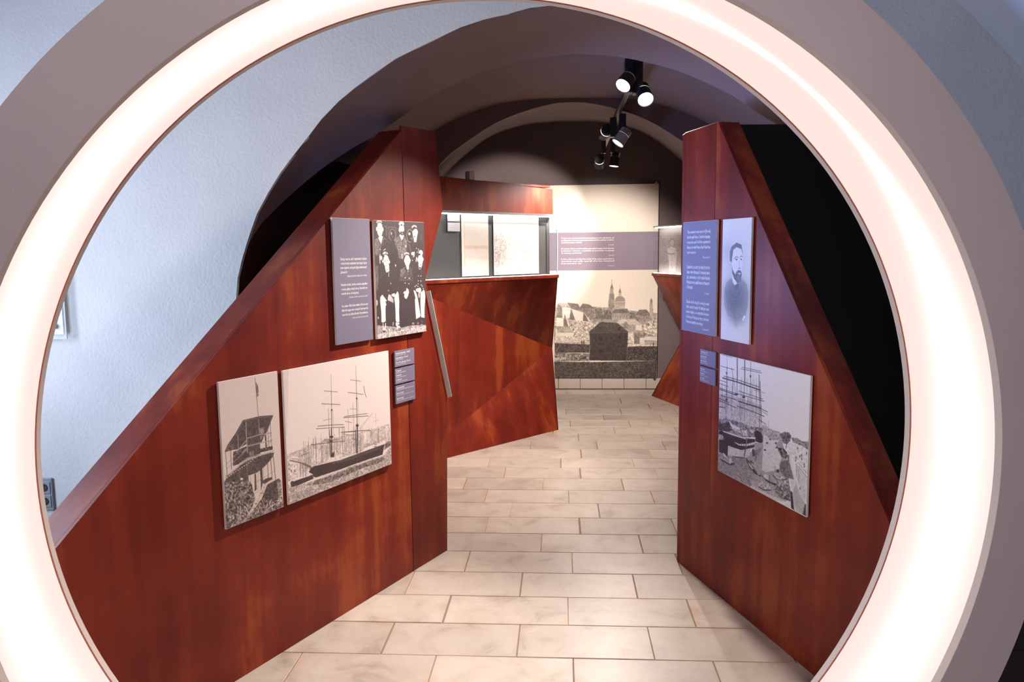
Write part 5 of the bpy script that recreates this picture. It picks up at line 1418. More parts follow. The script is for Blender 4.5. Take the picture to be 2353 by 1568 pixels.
PRINTS['mural'] = """
P 62 100 35|264,361 298,293 384,343 542,333 684,346 817,372 997,398 999,701 263,678
P 95 100 5|324,337 386,347 379,442 326,436
P 45 100 20|291,306 322,337 324,430 283,436
P 68 100 15|291,293 365,303 386,344 324,337
P 42 100 20|358,294 437,307 449,338 441,363 398,356 386,344
P 50 100 25|470,304 518,314 553,351 556,419 523,468 480,394 441,350
P 42 100 15|472,304 518,317 553,351 446,350
P 93 100 5|283,432 331,442 333,517 278,510
P 95 100 5|391,353 475,388 470,468 422,468 413,443
P 42 100 15|386,353 417,461 374,449
P 42 100 15|340,396 379,517 333,510
P 90 100 5|343,405 384,517 367,517
P 40 100 15|475,394 523,468 470,465
P 90 100 5|484,400 527,468 515,471
P 42 100 25|556,348 608,355 618,444 561,444
P 40 100 30|618,364 675,358 677,457 618,444
P 38 100 15|542,444 580,407 632,413 656,451
P 52 100 30|542,447 656,454 658,475 537,475
P 55 100 20|651,290 696,288 701,396 675,383 651,358
P 55 100 20|658,214 692,214 696,291 653,290
P 60 100 20|664,174 688,174 686,214 661,214
P 42 100 0|676,119 688,171 664,171
L 40 100 3.1|676,88 676,125
P 70 100 15|698,288 769,288 769,353 701,365
P 55 100 0|771,282 768,299 760,313 748,323 734,326 720,323 708,313 700,299 697,282 700,265 708,250 720,241 734,238 748,241 760,251 768,265
P 70 100 15|698,288 772,285 769,322 701,322
P 70 100 0|724,208 743,208 745,237 724,237
P 45 100 0|733,162 744,208 723,208
L 50 100 2.4|733,138 733,169
L 40 100 3.7|705,298 706,319
L 40 100 3.7|716,298 716,319
L 40 100 3.7|728,298 728,319
L 40 100 3.7|739,299 739,319
L 40 100 3.7|750,299 751,319
L 40 100 3.7|761,299 761,319
L 35 100 3.7|666,321 666,346
L 35 100 3.7|666,223 666,254
L 35 100 3.7|677,321 677,346
L 35 100 3.7|677,223 677,254
L 35 100 3.7|687,321 687,346
L 35 100 3.7|686,223 686,254
P 40 100 15|699,359 784,353 801,396 675,398
P 60 100 20|677,398 798,399 799,470 677,469
P 42 100 20|869,366 921,363 959,422 960,447 841,421
P 55 100 25|841,415 959,422 960,465 841,464
P 45 100 30|801,387 841,387 844,446 801,446
P 68 100 15|942,318 966,318 971,453 945,447
P 55 100 15|946,275 963,275 963,318 944,318
P 50 100 0|962,278 962,283 960,287 957,289 955,290 952,289 949,287 948,283 947,278 948,273 949,269 952,267 954,266 957,267 960,269 961,273
L 50 100 2.4|954,260 955,275
P 78 100 10|708,482 737,451 841,452 889,502 846,502 799,501
P 62 100 20|751,501 889,502 889,570 790,563
P 90 100 5|846,505 889,505 892,557 846,551
P 50 100 10|751,507 775,470 799,507
P 45 100 20|761,507 789,507 789,538 761,532
P 72 100 55|384,455 585,481 513,586 518,661 408,604 374,517
P 60 100 30|283,516 350,514 331,566 288,572
P 68 100 10|331,566 357,517 403,567
P 90 100 5|290,575 403,573 403,610 273,603
P 85 100 0|276,529 290,547 288,597 275,597
P 78 100 35|273,603 403,610 518,661 518,680 268,672
P 80 100 50|790,569 828,569 838,681 790,668
P 45 100 20|835,576 880,619 876,681 835,678
P 50 100 15|837,579 880,576 909,619 875,622
P 88 100 5|875,625 909,623 909,685 876,681
P 88 100 10|909,613 999,614 999,651 909,644
P 65 100 20|911,650 999,651 999,682 911,682
P 80 100 55|903,508 960,453 997,459 999,608 961,601 904,601
P 45 100 70|899,570 961,601 904,607
P 50 100 70|913,502 941,484 941,521
P 88 100 20|790,681 999,688 999,701 790,700
P 22 100 35|268,672 518,683 518,761 268,760
P 22 100 45|790,703 999,701 1000,837 781,837
P 45 100 65|268,760 523,767 523,836 267,841
P 80 70 60|267,810 349,804 345,832 267,829
P 72 80 70|412,854 523,830 523,855 446,870
P 24 100 35|263,841 523,848 1000,837 997,1009 269,1002
L 40 50 1.9|717,903 795,906
L 50 50 2.6|663,899 766,900
L 15 50 1.9|429,864 532,866
L 50 50 2.3|462,880 495,881
L 15 50 2.2|325,962 448,963
L 40 50 2.7|747,935 829,934
L 40 50 3.4|398,899 433,900
L 15 50 3.7|665,898 738,898
L 40 50 1.9|308,966 362,969
L 15 50 2.7|734,953 795,951
L 40 50 3.5|856,932 928,931
L 50 50 2.7|710,926 778,927
L 50 50 2.5|815,901 920,901
L 40 50 2.3|494,873 577,874
L 40 50 2.9|589,960 624,962
L 50 50 3.5|930,896 965,898
L 50 50 2.9|352,981 401,984
L 50 50 3.5|861,956 911,956
L 50 50 2.3|814,883 899,883
L 15 50 2.6|648,978 733,977
L 50 50 2.5|316,878 401,879
L 40 50 2.1|631,866 709,865
L 50 50 3.3|668,901 756,900
L 50 50 2.8|620,915 684,913
L 40 50 3.0|641,955 701,953
L 50 50 3.7|681,858 739,857
L 50 50 2.0|304,874 359,874
L 40 50 2.2|736,993 817,991
L 50 50 3.2|766,917 852,917
L 50 50 3.3|798,859 905,857
L 40 50 3.4|410,942 479,940
L 40 50 2.0|717,978 833,979
L 50 50 3.1|348,958 467,958
L 50 50 3.6|328,960 386,958
L 15 50 2.9|602,911 692,910
L 15 50 2.3|806,960 889,961
L 15 50 2.5|370,855 488,854
L 15 50 3.0|765,966 852,965
L 15 50 3.0|328,928 429,929
L 15 50 2.2|710,898 766,900
L 15 50 2.5|352,933 389,933
L 40 50 3.1|823,983 859,985
L 15 50 1.9|763,911 817,912
L 40 50 2.7|549,871 605,871
L 40 50 2.3|892,937 1009,939
L 50 50 2.8|571,888 613,887
L 50 50 2.1|291,860 350,860
L 15 50 2.3|581,897 635,897
L 40 50 2.6|768,909 871,907
L 15 50 2.9|458,938 532,940
L 40 50 2.5|743,920 858,922
L 15 50 2.4|939,900 1014,900
L 15 50 3.2|357,950 396,952
L 50 50 3.1|444,926 562,928
L 50 50 2.0|642,881 745,879
L 15 50 3.1|499,948 577,949
L 40 50 1.9|696,886 792,884
L 15 50 2.5|970,895 1087,898
L 50 50 3.6|360,986 400,984
L 15 50 2.6|735,913 777,914
L 35 70 3.1|282,663 282,753
L 35 70 3.1|312,663 312,754
L 35 70 3.1|342,663 342,754
L 35 70 3.1|372,663 372,754
L 35 70 3.1|402,663 402,754
L 35 70 3.1|431,664 431,754
L 35 70 3.1|461,664 461,754
L 35 70 3.1|491,664 491,754
L 30 70 3.1|819,684 819,718
L 30 70 3.1|852,684 852,719
L 30 70 3.1|885,684 885,719
L 30 70 3.1|918,685 919,719
L 30 70 3.1|952,685 952,719
L 30 70 3.1|985,685 985,719
L 30 100 3.1|273,669 513,670
P 15 100 0|467,664 467,673 466,680 465,686 464,687 462,686 461,680 460,673 460,664 460,655 461,647 462,642 464,640 465,642 466,647 467,655
P 15 100 0|482,666 482,675 481,682 479,688 478,689 477,688 475,682 474,675 474,666 474,657 475,649 477,644 478,642 479,644 481,649 482,657
P 15 100 0|976,685 976,692 975,698 974,702 972,704 971,702 970,698 969,692 968,685 969,678 969,672 971,668 972,666 973,668 975,672 976,678
L 70 100 3.1|268,779 299,703
P 15 100 0|446,817 494,792 494,811 455,823
P 16 100 18|511,571 596,475 713,485 792,566 788,731 781,837 520,833 520,577
P 24 100 15|608,484 708,487 790,566 680,569
P 22 100 12|513,571 596,478 675,569
L 38 100 3.1|513,575 675,576 790,572
L 35 100 3.1|608,481 678,569
L 24 60 2.5|527,586 527,823
L 24 60 2.5|542,586 542,823
L 24 60 2.5|557,586 557,823
L 24 60 2.5|572,586 572,823
L 24 60 2.5|587,587 587,824
L 24 60 2.5|601,587 602,824
L 24 60 2.5|616,587 617,824
L 24 60 2.5|631,587 631,824
L 24 60 2.5|646,587 646,824
L 24 60 2.5|661,587 661,824
L 24 60 2.5|675,587 676,824
L 24 60 2.5|690,587 691,824
L 24 60 2.5|705,587 706,824
L 24 60 2.5|720,587 720,824
L 24 60 2.5|734,587 735,824
L 24 60 2.5|749,588 750,824
L 24 60 2.5|764,588 765,824
L 24 60 2.5|779,588 780,824
P 8 100 0|594,531 603,531 603,549 594,549
P 8 100 0|720,525 735,526 735,553 721,553
P 9 100 0|590,618 609,618 609,649 590,649
P 9 100 0|585,730 614,730 614,761 585,761
L 9 100 7.5|575,680 628,680
P 9 100 0|728,600 742,600 742,637 728,637
L 50 100 2.5|334,352 334,371
L 50 100 2.5|344,352 344,371
L 50 100 2.5|355,353 355,371
L 50 100 2.5|365,353 365,371
L 50 100 2.5|376,353 376,371
L 38 100 3.7|684,411 684,432
L 38 100 3.7|701,411 701,433
L 38 100 3.7|717,411 717,433
L 38 100 3.7|733,411 733,433
L 38 100 3.7|749,411 749,433
L 38 100 3.7|765,411 765,433
L 38 100 3.7|781,412 781,433
L 38 100 3.7|484,363 484,381
L 38 100 3.7|501,363 501,382
L 38 100 3.7|517,363 517,382
L 38 100 3.7|533,363 533,382
L 38 100 3.1|851,431 851,449
L 38 100 3.1|865,431 865,449
L 38 100 3.1|879,431 879,449
L 38 100 3.1|893,431 893,449
L 38 100 3.1|907,431 907,450
L 38 100 3.1|922,431 922,450
L 38 100 3.1|936,431 936,450
L 38 100 3.1|950,431 950,450
"""
PRINTS['portrait'] = """
S 70 50|481,416 438,287
S 60 35|187,259 211,90
S 55 40|585,811 261,48
S 30 100|521,662 394,130
S 34 90|514,573 321,75
P 36 45 10|339,479 506,539 703,482 875,520 943,599 931,686 869,775 528,821 257,795 113,707 104,580 176,523
S 50 70|556,805 233,41
P 30 35 8|301,577 544,648 527,807 252,731 120,594
P 93 100 0|366,445 401,513 462,538 563,528 487,491 411,451
P 28 100 0|462,540 577,521 623,551 523,573
L 20 100 4.8|394,617 514,645 669,584 694,550
L 22 100 4.2|316,577 376,582
L 22 100 4.1|509,580 499,642
P 15 100 0|525,666 523,668 520,671 514,672 508,673 501,672 495,671 491,669 489,666 491,664 494,661 500,660 506,659 513,659 519,661 523,663
L 28 60 3.4|507,669 514,835
P 90 100 0|730,327 719,366 681,399 622,421 549,429 475,422 411,400 366,367 348,328 360,289 400,256 461,234 533,226 607,234 669,256 713,289
P 90 100 0|354,294 378,410 472,478 590,497 687,462 721,354 714,274
P 85 100 0|354,369 352,381 345,391 332,398 318,401 303,399 290,392 280,382 277,369 279,357 286,347 298,340 313,338 328,340 341,347 350,357
P 75 100 0|337,373 335,379 331,385 325,389 317,391 309,389 302,385 297,380 295,373 296,366 300,360 306,356 314,355 322,356 329,360 334,366
P 38 100 15|283,342 272,266 334,225 507,193 666,210 713,261 716,294 684,247 510,230 395,253 365,314 350,355
L 28 100 5.5|335,232 508,199 681,220
P 30 100 15|352,376 393,417 484,450 569,416 669,418 706,448 676,503 562,518 443,485 374,438
P 75 100 0|671,442 668,445 657,448 640,450 620,450 601,450 584,448 572,446 568,443 572,440 583,437 599,435 619,434 639,435 656,436 667,439
L 25 100 6.1|512,433 606,415 693,432
P 38 100 0|677,479 672,489 657,498 633,504 605,507 576,505 551,500 534,491 527,481 532,470 548,461 572,455 600,453 629,454 654,460 671,469
L 30 100 6.1|436,324 502,306 575,314
L 30 100 6.1|626,311 674,299 711,307
P 30 100 0|550,329 547,332 539,334 527,335 513,336 498,335 486,334 478,332 475,329 477,327 485,324 497,323 512,322 526,323 539,324 547,326
P 30 100 0|702,327 700,330 694,332 685,334 674,334 663,334 654,332 647,330 645,328 647,325 653,323 662,321 673,321 684,321 693,323 699,325
L 60 100 4.7|600,341 615,382 645,398
P 45 100 0|651,399 648,401 641,402 630,403 617,404 603,404 592,403 585,401 582,399 584,397 592,396 603,395 616,394 629,395 640,396 648,397
P 95 100 0|818,769 869,782 788,820 753,813
S 55 50|537,861 87,27
"""
PRINTS['church'] = """
P 82 100 75|18,296 171,291 263,420 282,566 200,640 246,713 156,858 22,879
P 80 100 80|668,366 834,369 855,544 835,711 640,749
L 55 70 6.5|104,593 113,603
L 55 70 6.6|197,555 191,581
L 55 70 6.5|33,426 38,450
L 55 70 6.6|250,498 256,526
L 55 70 6.6|247,423 245,448
L 55 70 6.5|145,347 155,362
L 55 70 6.5|57,430 45,457
L 55 70 6.5|52,324 63,337
L 55 70 6.6|170,438 166,466
L 55 70 6.6|197,427 205,451
L 55 70 6.6|230,454 229,481
L 55 70 6.5|131,438 134,460
L 55 70 6.5|144,345 157,356
L 55 70 6.5|161,425 149,438
L 55 70 6.5|118,336 108,355
L 55 70 6.5|116,339 111,351
L 55 70 6.6|229,616 238,643
L 55 70 6.5|135,393 138,405
L 55 70 6.6|244,389 246,409
L 55 70 6.5|44,556 43,579
L 55 70 6.5|151,570 141,583
L 55 70 6.6|184,350 181,372
L 55 70 6.5|53,452 58,463
L 55 70 6.5|94,487 103,505
L 55 70 6.6|227,472 217,499
L 55 70 6.5|124,364 126,381
L 55 70 6.5|19,421 10,437
L 55 70 6.5|97,624 86,638
L 55 70 6.5|25,445 22,459
L 55 70 6.5|64,423 73,450
L 55 70 6.5|147,505 141,533
L 55 70 6.5|25,485 25,503
L 55 70 6.6|246,510 236,519
L 55 70 6.6|162,326 159,350
L 55 70 6.5|133,639 132,654
L 55 70 6.5|40,467 39,490
L 55 70 6.5|161,599 161,616
L 55 70 6.5|45,561 41,578
L 55 70 6.6|180,495 172,517
L 55 70 6.5|56,613 69,641
L 55 70 6.5|135,435 137,459
L 55 70 6.5|73,526 70,542
L 55 70 6.5|36,554 32,574
L 55 70 6.5|149,598 155,621
L 55 70 6.6|247,589 238,616
L 55 70 6.6|233,379 227,403
L 55 70 6.6|234,339 241,365
L 55 70 6.5|127,394 121,407
L 55 70 6.6|227,562 221,586
L 55 70 6.6|218,403 228,424
L 55 70 6.5|35,451 31,462
L 55 70 6.6|171,457 183,474
L 55 70 6.5|158,609 145,623
L 55 70 6.6|240,529 249,537
L 55 70 6.6|211,402 207,418
L 55 70 6.5|147,592 152,614
L 55 70 6.5|75,546 72,571
L 55 70 6.6|167,376 164,398
L 55 70 6.6|176,392 169,416
L 55 70 6.5|41,490 48,501
L 55 70 6.8|683,715 692,739
L 55 70 6.8|802,665 802,693
L 55 70 6.8|838,632 844,641
L 55 70 6.8|708,584 716,593
L 55 70 6.8|827,696 814,720
L 55 70 6.8|796,503 798,514
L 55 70 6.8|749,695 747,714
L 55 70 6.8|733,626 733,642
L 55 70 6.8|766,607 778,621
L 55 70 6.8|709,486 703,506
L 55 70 6.8|698,468 697,476
L 55 70 6.8|743,693 737,713
L 55 70 6.8|790,630 803,649
L 55 70 6.8|711,642 702,659
L 55 70 6.8|687,477 681,499
L 55 70 6.8|826,431 838,446
L 55 70 6.8|725,420 720,427
L 55 70 6.8|739,637 740,649
L 55 70 6.8|839,689 842,703
L 55 70 6.8|741,433 748,455
L 55 70 6.8|793,618 792,637
L 55 70 6.8|739,500 728,522
L 55 70 6.8|772,699 770,729
L 55 70 6.8|691,563 691,584
L 55 70 6.8|824,586 828,613
L 55 70 6.8|841,445 850,462
L 55 70 6.8|797,664 786,673
L 55 70 6.8|827,577 836,587
L 55 70 6.8|766,587 755,609
L 55 70 6.8|721,607 712,630
L 55 70 6.8|773,643 777,668
L 55 70 6.8|679,441 676,457
L 55 70 6.8|760,601 755,616
L 55 70 6.8|725,513 725,542
L 55 70 6.8|712,662 718,679
L 55 70 6.8|777,618 787,627
L 55 70 6.8|773,549 767,577
L 55 70 6.8|724,620 731,646
L 55 70 6.8|702,601 694,627
L 55 70 6.8|681,540 691,548
L 55 70 6.8|724,620 716,649
L 55 70 6.8|728,565 725,585
L 55 70 6.8|695,588 696,599
L 55 70 6.8|714,424 714,437
L 55 70 6.8|764,601 767,614
L 60 100 8.7|96,598 93,822
L 60 100 8.7|118,597 115,822
L 70 70 7.5|640,636 640,749
L 70 70 7.5|679,636 679,749
L 70 70 7.5|717,636 718,749
L 70 70 7.5|756,635 757,748
L 70 70 7.6|796,635 796,748
L 70 70 7.6|835,635 835,748
L 70 70 7.6|875,634 875,748
L 70 70 7.6|914,634 914,748
L 70 70 7.6|954,634 954,748
P 96 100 0|327,330 374,329 375,550 324,551
P 96 100 0|510,325 558,324 558,555 511,556
P 95 100 0|374,440 510,437 511,556 375,558
P 97 100 0|245,567 621,562 621,726 246,727
L 66 100 5.9|325,330 350,293 376,329
L 66 100 6.0|509,325 534,287 559,324
L 66 100 5.9|327,330 324,558
L 66 100 5.9|376,329 376,558
L 66 100 6.0|509,325 510,556
L 66 100 6.0|559,324 559,555
L 66 100 5.9|374,440 510,437
L 66 100 5.8|245,559 621,562
L 66 100 5.8|245,567 242,727
L 66 100 6.0|621,562 626,726
L 66 100 5.9|350,293 350,226
L 66 100 6.0|534,287 534,250
L 66 100 5.8|242,727 375,734
P 55 100 0|351,374 350,382 348,389 346,393 343,395 340,393 338,389 336,382 336,374 336,366 338,360 340,355 343,353 346,355 348,359 350,366
P 55 100 0|351,492 351,500 349,506 347,511 344,513 341,511 338,507 337,500 336,492 337,484 338,477 341,473 344,471 346,473 349,477 350,484
P 55 100 0|445,498 444,505 442,512 440,517 437,518 434,517 432,512 430,506 430,498 430,490 432,483 434,479 437,477 440,478 442,483 444,490
P 55 100 0|532,369 531,377 530,384 527,389 525,390 522,389 519,384 517,378 517,370 517,362 519,355 521,350 524,349 527,350 530,355 531,361
P 55 100 0|532,489 532,497 530,503 528,508 525,509 522,508 520,503 518,497 517,489 518,481 519,474 522,469 525,468 528,469 530,474 532,481
P 55 100 0|443,590 442,598 441,605 438,609 436,611 433,609 430,605 429,598 428,590 429,582 430,576 433,571 435,569 438,571 441,575 442,582
P 70 100 15|558,443 649,486 645,584 621,554 558,548
P 80 100 20|874,353 914,352 924,619 870,619
P 75 100 0|896,299 914,352 876,353
L 70 100 4.6|896,238 896,307
P 90 100 0|974,679 970,703 958,723 940,736 919,741 898,736 881,723 869,703 865,680 869,657 881,637 898,624 919,619 940,623 958,636 970,656
L 72 100 6.1|974,679 972,698 964,715 952,729 936,738 919,741 902,738 887,729 875,716 867,699 865,680 867,661 875,644 887,631 902,622 919,619 936,622 952,630 964,644 972,661 974,679
P 70 100 0|521,897 520,908 517,918 512,924 507,927 502,924 498,918 495,908 494,897 495,886 498,876 502,870 507,867 512,870 517,876 519,886
P 72 100 0|574,898 572,910 569,921 563,928 557,930 550,928 545,920 541,910 540,897 541,885 544,874 550,867 557,865 563,867 569,874 572,885
L 85 60 4.5|845,880 884,880
L 85 60 4.5|664,772 703,770
L 85 60 4.5|854,817 893,819
L 85 60 4.6|947,892 987,888
L 85 60 4.5|853,910 893,914
L 85 60 4.5|680,866 719,864
L 85 60 4.5|825,838 865,842
L 85 60 4.5|693,801 732,803
L 85 60 4.6|920,819 960,823
L 85 60 4.5|865,894 905,890
L 85 60 4.6|894,863 933,860
L 85 60 4.5|712,815 751,819
L 85 60 4.5|755,866 795,864
L 85 60 4.5|795,849 834,845
L 85 60 4.5|676,862 715,859
L 85 60 4.5|792,775 831,775
L 85 60 4.5|741,878 780,881
L 85 60 4.6|971,919 1011,921
L 85 60 4.5|866,934 906,934
L 85 60 4.5|817,829 856,828
L 85 60 4.5|684,896 722,898
L 85 60 4.6|980,810 1020,808
L 85 60 4.5|749,824 788,821
L 85 60 4.5|870,834 910,830
L 85 60 4.5|768,863 807,859
L 85 60 4.5|862,921 901,922
L 85 60 4.6|901,780 941,776
L 85 60 4.6|905,903 945,900
L 85 60 4.5|735,813 774,814
L 85 60 4.5|738,916 777,918
L 85 60 4.5|759,863 798,866
L 85 60 4.5|740,805 779,806
L 85 60 4.6|983,799 1024,799
L 85 60 4.5|666,802 704,805
L 85 60 4.6|964,816 1004,814
L 85 60 4.5|691,876 730,875
L 85 60 4.6|915,822 955,822
L 85 60 4.6|915,786 955,784
L 85 60 4.6|929,924 969,928
L 85 60 4.6|946,804 987,802
"""
PRINTS['map'] = """
L 60 100 15.5|105,170 108,862
P 80 70 10|126,183 984,194 984,737 130,709
P 60 100 20|114,504 984,506 984,555 114,558
L 70 100 5.2|548,228 550,697
L 74 70 5.2|156,273 366,282 579,260 796,279 968,261
L 74 70 5.2|157,309 366,319 579,296 796,316 968,298
L 74 70 5.1|157,345 367,355 579,333 796,353 968,335
L 74 70 5.1|157,381 367,391 580,370 796,390 968,372
L 74 70 5.1|158,417 367,428 580,406 796,427 968,409
L 74 70 5.1|158,453 367,464 580,443 796,463 968,446
L 74 70 5.1|158,489 367,500 580,479 796,500 968,483
L 74 70 5.1|158,525 368,536 580,516 796,537 968,520
L 74 70 5.1|159,560 368,573 580,552 796,574 968,557
L 74 70 5.1|159,596 368,609 580,589 796,611 968,594
L 74 70 5.1|159,632 368,645 581,625 796,647 968,631
L 74 70 5.1|160,668 369,681 581,662 796,684 968,668
"""
PRINTS['person'] = """
P 50 60 35|-4,167 967,172 960,979 -4,988
P 40 60 40|16,645 826,671 829,839 16,816
P 35 100 0|702,323 693,359 665,390 623,410 573,417 523,410 481,389 452,358 442,322 452,286 480,255 522,235 572,228 621,236 664,256 692,287
P 68 100 0|668,342 661,370 640,393 610,409 573,414 537,409 506,393 485,369 477,342 484,314 505,291 536,275 572,270 608,275 639,291 660,315
P 82 100 15|372,476 548,420 749,462 776,643 730,953 452,955 424,672
L 40 100 25.3|373,560 499,588 700,573
L 55 100 14.0|575,560 578,926
"""
class Canvas:
    def __init__(self, w, h, bg, seed=1):
        self.w, self.h = w, h; self.a = np.full((h, w), bg, float)
        self.rng = np.random.default_rng(seed)
        yy, xx = np.mgrid[0:h, 0:w]; self.x = xx+0.5; self.y = yy+0.5
        n = self.rng.random((h, w)); self.n1 = n
        k = n.copy()
        for ax in (0, 1): k = (np.roll(k, 1, ax)+k+np.roll(k, -1, ax))/3
        for ax in (0, 1): k = (np.roll(k, 1, ax)+2*k+np.roll(k, -1, ax))/4
        self.n2 = (k-0.5)*2.4+0.5
    def window(self, x0, x1, y0, y1):
        X0, X1 = max(0, int(x0)-2), min(self.w, int(x1)+3); Y0, Y1 = max(0, int(y0)-2), min(self.h, int(y1)+3)
        return X0, X1, Y0, Y1
    def put(self, win, cov, tone, tex):
        X0, X1, Y0, Y1 = win; s = self.a[Y0:Y1, X0:X1]
        t = tone
        if tex: t = tone+tex*(0.40+0.50*tone)*(self.n2[Y0:Y1, X0:X1]-0.5)*1.5
        self.a[Y0:Y1, X0:X1] = s*(1-cov)+np.clip(t, 0.02, 1)*cov
    def poly(self, pts, tone, al, tex):
        P = np.array(pts)*[self.w, self.h]
        win = self.window(P[:, 0].min(), P[:, 0].max(), P[:, 1].min(), P[:, 1].max()); X0, X1, Y0, Y1 = win
        if X1 <= X0 or Y1 <= Y0: return
        cov = np.zeros((Y1-Y0, X1-X0))
        for ox, oy in ((-.25, -.25), (.25, -.25), (-.25, .25), (.25, .25)):
            x = self.x[Y0:Y1, X0:X1]+ox; y = self.y[Y0:Y1, X0:X1]+oy; c = np.zeros_like(x, bool)
            for (x0, y0), (x1, y1) in zip(P, np.roll(P, -1, 0)):
                if y0 == y1: continue
                c ^= ((y0 > y) != (y1 > y)) & (x < (x1-x0)*(y-y0)/(y1-y0)+x0)
            cov += c*0.25
        self.put(win, cov*al, tone, tex)
    def line(self, pts, wd, tone, al):
        P = np.array(pts)*[self.w, self.h]; r = max(wd*self.h/2, 0.28); k = min(1.0, wd*self.h/0.56+0.25)
        win = self.window(P[:, 0].min()-r, P[:, 0].max()+r, P[:, 1].min()-r, P[:, 1].max()+r); X0, X1, Y0, Y1 = win
        if X1 <= X0 or Y1 <= Y0: return
        x = self.x[Y0:Y1, X0:X1]; y = self.y[Y0:Y1, X0:X1]; d = np.full(x.shape, 1e9)
        for (x0, y0), (x1, y1) in zip(P, P[1:]):
            l2 = (x1-x0)**2+(y1-y0)**2+1e-9; t = np.clip(((x-x0)*(x1-x0)+(y-y0)*(y1-y0))/l2, 0, 1)
            d = np.minimum(d, np.hypot(x-x0-t*(x1-x0), y-y0-t*(y1-y0)))
        self.put(win, np.clip(r+0.5-d, 0, 1)*al*k, tone, 0)
    def soft(self, c, r, tone, al):
        cx, cy, rx, ry = c[0]*self.w, c[1]*self.h, r[0]*self.w, r[1]*self.h
        d = ((self.x-cx)/rx)**2+((self.y-cy)/ry)**2
        self.put((0, self.w, 0, self.h), np.exp(-d*1.1)*al, tone, 0)
    def draw(self, text):
        for ln in text.strip().split('\n'):
            head, body = ln.split('|'); hd = head.split()
            pts = [tuple(int(v)/1000 for v in p.split(',')) for p in body.split()]
            if hd[0] == 'P': self.poly(pts, int(hd[1])/100, int(hd[2])/100, int(hd[3])/100)
            elif hd[0] == 'L': self.line(pts, float(hd[3])/1000, int(hd[1])/100, int(hd[2])/100)
            else: self.soft(pts[0], pts[1], int(hd[1])/100, int(hd[2])/100)
        return self
def print_material():
    m, nt, b = new_mat('photographic_print')
    a = N(nt, 'ShaderNodeVertexColor'); a.layer_name = 'ink'
    nt.links.new(a.outputs['Color'], b.inputs['Base Color']); b.inputs['Roughness'].default_value = 0.5
    return m
PRINT = print_material()
def printed_sheet(name, cv, x0, x1, z0, z1, y, dark, light, parent, grain=0.05):
    """fine grid in the local x/z plane, one colour value per grid point"""
    t = np.clip(cv.a+(cv.n1-0.5)*grain, 0, 1)[..., None]
    dk, lt = np.array(dark), np.array(light)
    c = dk+(lt-dk)*t**1.9
    h, w = cv.h, cv.w
    X, Z = np.meshgrid(np.linspace(x0, x1, w), np.linspace(z1, z0, h))
    co = np.stack([X, np.full_like(X, y), Z], -1).reshape(-1, 3)
    i = np.arange(h*w).reshape(h, w)
    q = np.stack([i[:-1, :-1], i[1:, :-1], i[1:, 1:], i[:-1, 1:]], -1).reshape(-1, 4)
    me = bpy.data.meshes.new(name)
    me.vertices.add(len(co)); me.vertices.foreach_set('co', co.ravel())
    me.loops.add(q.size); me.loops.foreach_set('vertex_index', q.ravel().astype(np.int32))
    me.polygons.add(len(q)); me.polygons.foreach_set('loop_start', (np.arange(len(q))*4).astype(np.int32))
    try: me.polygons.foreach_set('loop_total', np.full(len(q), 4, np.int32))
    except Exception: pass
    me.update(calc_edges=True)
    at = me.color_attributes.new('ink', 'FLOAT_COLOR', 'POINT')
    at.data.foreach_set('color', np.concatenate([c.reshape(-1, 3), np.ones((h*w, 1))], 1).ravel().astype(np.float32))
    me.materials.append(PRINT)
    o = bpy.data.objects.new(name, me); col.objects.link(o); o.parent = parent
    return o
def board(name, mw, x0, x1, z0, z1, label, cat, thick=0.009, mat=None, edge=None, gap=0.006, group=None):
    """foam board standing a little off the partition; origin at its lower left corner"""
    m = mw @ Matrix.Translation((x0, -gap, z0))
    t = empty(name, m, label, cat, group)
    w, h = x1-x0, z1-z0
    MB().box(0, w, -thick, 0, 0, h).build('backing_board', edge or BOARD_EDGE, t)
    if mat: MB().box(0.0008, w-.0008, -thick-.0006, -thick, 0.0008, h-.0008).build('face_sheet', mat, t)
    return t, w, h, -thick-.0007
def text_mesh(s, size, width=None, align='LEFT', bold=False):
    cu = bpy.data.curves.new('lettering', 'FONT'); cu.body = s; cu.size = size; cu.resolution_u = 1; cu.fill_mode = 'FRONT'
    cu.offset = size*0.012 if bold else 0.0
    o = bpy.data.objects.new('lettering', cu); col.objects.link(o)
    bpy.context.view_layer.update()
    dg = bpy.context.evaluated_depsgraph_get(); me = bpy.data.meshes.new_from_object(o.evaluated_get(dg))
    bpy.data.objects.remove(o); bpy.data.curves.remove(cu)
    n = len(me.vertices); co = np.zeros(n*3); me.vertices.foreach_get('co', co); co = co.reshape(-1, 3)
    fs = [tuple(p.vertices) for p in me.polygons]; bpy.data.meshes.remove(me)
    if n and width:
        x0, x1 = co[:, 0].min(), co[:, 0].max(); co[:, 0] = (co[:, 0]-x0)*width/(x1-x0)
    return co, fs
def lettering(parent, lines, mat=None, name='lettering'):
    """lines: (text, x, z_baseline, size, width, bold) joined into one flat print; width squeezes the line"""
    V = []; Fc = []
    for s, x, z, size, width, bold in lines:
        co, fs = text_mesh(s, size, width, bold=bold); k = len(V)
        V += [(x+c[0], 0.0, z+c[1]) for c in co]; Fc += [tuple(i+k for i in f) for f in fs]
    me = bpy.data.meshes.new(name); me.from_pydata(V, [], Fc); me.update(); me.materials.append(mat or INK)
    o = bpy.data.objects.new(name, me); col.objects.link(o); o.parent = parent
    return o

WARM_D, WARM_L = srgb(46, 32, 35), (0.80, 0.70, 0.65)
SEP_D, SEP_L = srgb(50, 32, 34), (0.84, 0.70, 0.63)
COOL_D, COOL_L = srgb(34, 24, 28), (0.90, 0.88, 0.88)

